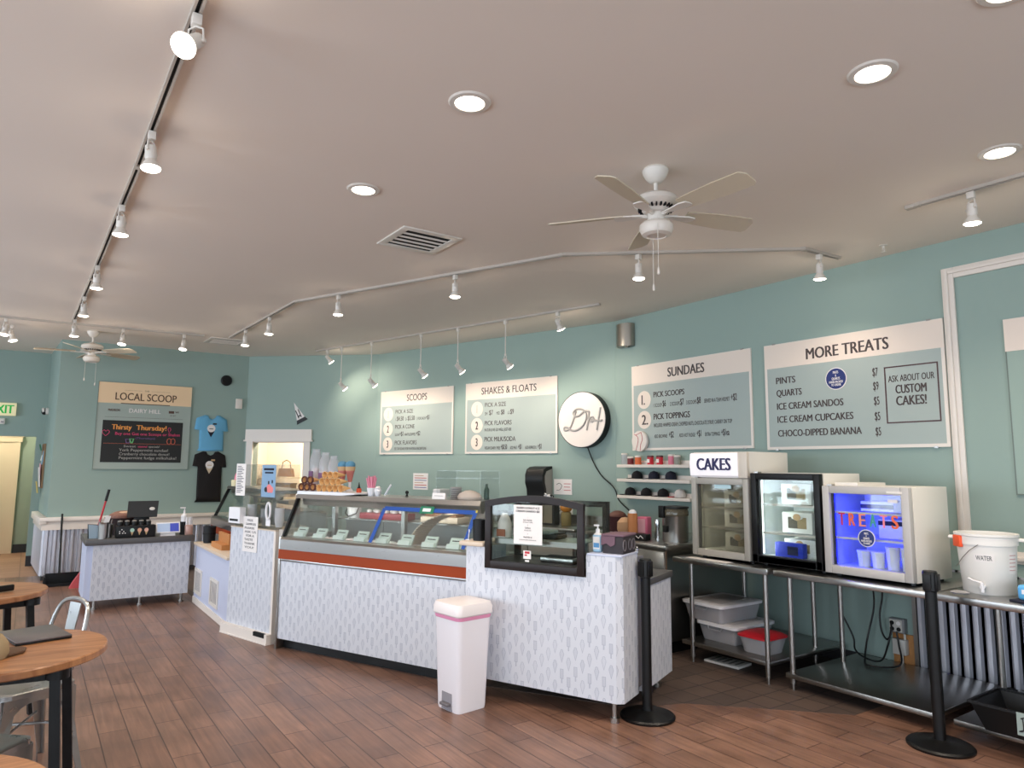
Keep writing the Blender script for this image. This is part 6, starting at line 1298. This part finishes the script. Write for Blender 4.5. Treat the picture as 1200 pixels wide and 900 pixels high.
# storeroom things seen through the doorway
def on3(x, y, z): return on_back3(x, z, y)
k = thing('storeroom_shelf', 'pale wooden rack in the cream back room seen through the doorway', 'shelf', on3(-.52, 1.25, 0), A3)
m = MB()
for x_ in (0, .92): m.box(x_, x_+.04, 0, .04, 0, 1.55).box(x_, x_+.04, .36, .40, 0, 1.55)
m.build('uprights', TRIM, k)
for z in (.45, 1.0, 1.36): bx(-.01, .97, -.01, .41, z, z+.03).build('shelf_board', mat('shelf_pale', (214, 196, 170), .5), k)
k = thing('handbag', 'brown handbag on the rack in the back room', 'bag', on3(.03, 1.42, 1.391), A3); MB().prism([(-.14, 0), (.14, 0), (.11, .15), (-.11, .15)], 'y', -.06, .06).build('bag_body', mat('bag_brown', (120, 88, 60), .7), k); MB().tube([(-.09, 0, .14), (-.07, 0, .26), (0, 0, .30), (.07, 0, .26), (.09, 0, .14)], .010, 6).build('strap', mat('bag_strap', (96, 70, 50), .7), k)
k = thing('box_stack', 'dark storage box on the rack in the back room, below the handbag', 'box', on3(-.02, 1.42, 1.031), A3); MB().box(-.2, .2, -.12, .12, 0, .22, .004).build('box_body', mat('box_taupe', (130, 108, 86), .7), k); bx(-.21, .21, -.13, .13, .22, .245).build('lid', mat('box_taupe_lid', (110, 92, 74), .7), k)
k = thing('basket', 'woven basket on the left of the rack in the back room', 'basket', on3(-.3, 1.42, 1.391), A3); MB().lathe([(.09, 0), (.12, .13), (.125, .13), (.11, .02), (.001, .02)], n=20, cap=False).build('basket_body', KRAFT, k); MB().ball((0, 0, .13), (.1, .1, .05)).build('cloth', PAPER, k)
k = thing('fridge_unit', 'dark grey equipment box just inside the doorway behind the cases', 'appliance', on3(.08, .45, 0), A3); MB().box(0, .5, 0, .4, 0, 1.02, .01).build('body', mat('equipment_grey', (110, 108, 108), .5), k); bx(.03, .47, -.012, 0, .1, .98).build('door', mat('equipment_dark', (70, 68, 70), .5), k); MB().cyl((.25, .1, 1.02), (.25, .1, 1.16), .09, n=20).build('drum_top', BLACK, k)

# ================================================================== CAFE TABLES, CHAIRS AND THINGS AT LEFT
def cafe_table(x, y, r, rz, label, off):
    t = thing('cafe_table', label, 'table', (x, y, 0), rz, 'round wooden cafe tables')
    n = 56; z0, z1 = .725, .76
    MB().lathe([(r-.006, z0), (r, z0+.005), (r, z1-.006), (r-.005, z1), (.001, z1)], n=n).build('tabletop', OAK, t)
    a = off
    m = MB()
    for s_ in (-1, 1): m.box(-a, a, s_*a-.014, s_*a+.014, z0-.05, z0-.001).box(s_*a-.014, s_*a+.014, -a, a, z0-.05, z0-.001)
    m.build('apron', BLACKM, t)
    for sx in (-1, 1):
        for sy in (-1, 1): q = .02; e = .05; m = MB(); m.add([(sx*(a+e)+i*q, sy*(a+e)+j*q, 0) for i, j in ((-1, -1), (1, -1), (1, 1), (-1, 1))]+[(sx*a+i*q, sy*a+j*q, z0-.002) for i, j in ((-1, -1), (1, -1), (1, 1), (-1, 1))], [(0, 1, 2, 3), (4, 5, 6, 7), (0, 1, 5, 4), (1, 2, 6, 5), (2, 3, 7, 6), (3, 0, 4, 7)]); m.cyl((sx*(a+.012), sy*(a+.012), z0-.045), (sx*(a+.012), sy*(a+.012), z0-.002), .045, n=20); m.build('leg', BLACKM, t)
    return t
cafe_table(-.06, 3.965, .435, math.radians(-7), 'round wooden cafe table with the grey laptop on it', .25)
cafe_table(-.25, 5.82, .42, math.radians(14), 'round wooden cafe table farther away at the left edge, a dark object on it', .262)
cafe_table(-.31, 2.28, .435, math.radians(5), 'round wooden cafe table nearest the camera, only its rim showing at the bottom left', .268)
k = thing('laptop', 'closed grey laptop on the wooden cafe table', 'laptop', (.085, 4.195, .761), math.atan2(-.305, .07))
MB().box(-.16, .16, -.115, .115, 0, .008, .003).build('base', BLACK, k); MB().box(-.16, .16, -.115, .115, .009, .017, .003).build('lid', mat('laptop_grey', (104, 98, 100), .35, .3), k)
k = thing('khaki_hat', 'khaki cap with a brown brim on the wooden cafe table at the left edge', 'hat', (-.10, 3.84, .761), .6)
MB().lathe([(.085, 0), (.09, .02), (.085, .06), (.06, .095), (.02, .11), (.001, .111)], n=24, cap=False).build('crown', mat('khaki_cloth', (158, 138, 106), .9), k)
MB().prism([(.05, -.075), (.13, -.065), (.17, -.02), (.17, .02), (.13, .065), (.05, .075), (.082, .03), (.088, 0), (.082, -.03)], 'z', .004, .012).build('brim', mat('brim_brown', (96, 70, 50), .8), k)
k = thing('tan_pouch', 'tan cloth pouch lying by the laptop on the wooden cafe table', 'pouch', (-.15, 4.09, .761), .3); MB().box(-.085, .07, -.05, .05, 0, .055, .022, 3).build('pouch_body', mat('pouch_tan', (146, 122, 92), .85), k); MB().box(-.07, .06, -.03, .03, .053, .066, .006).build('flap', mat('pouch_brown', (110, 82, 58), .85), k)
k = thing('sunglasses', 'folded black sunglasses on the far wooden cafe table', 'sunglasses', (-.085, 5.70, .761), .5); MB().box(-.07, .07, -.012, .012, .004, .045, .008).build('lenses', BLACK, k); MB().tube([(-.07, 0, .03), (-.06, .05, .015), (.05, .06, .01)], .004, 6).build('arm', BLACK, k)
TOL = mat('galvanised_chair', (176, 176, 174), .3, .85, noise=.1, nscale=10)
def tolix(x, y, rz, label):
    """galvanised sheet-metal cafe chair, front towards local -y"""
    t = thing('metal_chair', label, 'chair', (x, y, 0), rz, 'galvanised metal cafe chairs')
    s = loft(MB(), [(rr(.168, .168, .05), .425), (rr(.180, .180, .055), .43), (rr(.180, .180, .055), .452), (rr(.168, .168, .05), .456), (rr(.12, .12, .04), .446)], True, True); s.build('seat', TOL, t)
    for sx in (-1, 1):
        for sy in (-1, 1):
            m = MB(); a = Vector((sx*.15, sy*.15, .43)); b = Vector((sx*.21, sy*.215, 0.0)); w = .036
            ex = Vector((-sx*1, 0, 0)); ey = Vector((0, -sy*1, 0))
            vs = []
            for c, ww in ((a, .058), (b, .026)): vs += [c, c+ex*ww, c+ex*ww+ey*.008, c+ex*.008+ey*.008, c+ex*.008+ey*ww, c+ey*ww]
            m.add(vs, [(i, (i+1) % 6, 6+(i+1) % 6, 6+i) for i in range(6)]+[tuple(range(6)), tuple(range(6, 12))]); m.build('leg', TOL, t, sharp=20)
    m = MB()                               # arched aprons between the legs
    for k in range(4):
        m.T = Matrix.Rotation(k*PI/2, 4, 'Z'); N = 12; up = []; lo = []
        for i in range(N+1):
            u = -1+2*i/N; up.append((u*.165, .43)); lo.append((u*.178, .40-.17*abs(u)**3.2))
        for i in range(N): m.prism([lo[i], lo[i+1], up[i+1], up[i]], 'y', -.176, -.171)
    m.T = None; m.build('arched_apron', TOL, t)
    m = MB().tube([(-.13, -.13, .25), (.13, .13, .25)], .008, 6).tube([(.13, -.13, .25), (-.13, .13, .25)], .008, 6); m.build('cross_brace', TOL, t)
    hoop = cr([(-.165, .12, .45), (-.172, .165, .60), (-.165, .20, .74), (-.12, .225, .825), (0, .235, .85), (.12, .225, .825), (.165, .20, .74), (.172, .165, .60), (.165, .12, .45)], 5)
    MB().tube(hoop, .0115, 8).build('back_hoop', TOL, t)
    MB().add([(-.035, .165, .455), (.035, .165, .455), (.055, .225, .83), (-.055, .225, .83), (-.035, .171, .455), (.035, .171, .455), (.055, .231, .83), (-.055, .231, .83)], [(0, 1, 2, 3), (4, 5, 6, 7), (0, 1, 5, 4), (1, 2, 6, 5), (2, 3, 7, 6), (3, 0, 4, 7)]).build('back_splat', TOL, t)
    return t
tolix(.065, 4.565, math.radians(-66), 'galvanised metal chair whose hooped back rises behind the table with the laptop')
tolix(-.14, 3.66, math.radians(140), 'galvanised metal chair tucked under the table with the laptop')
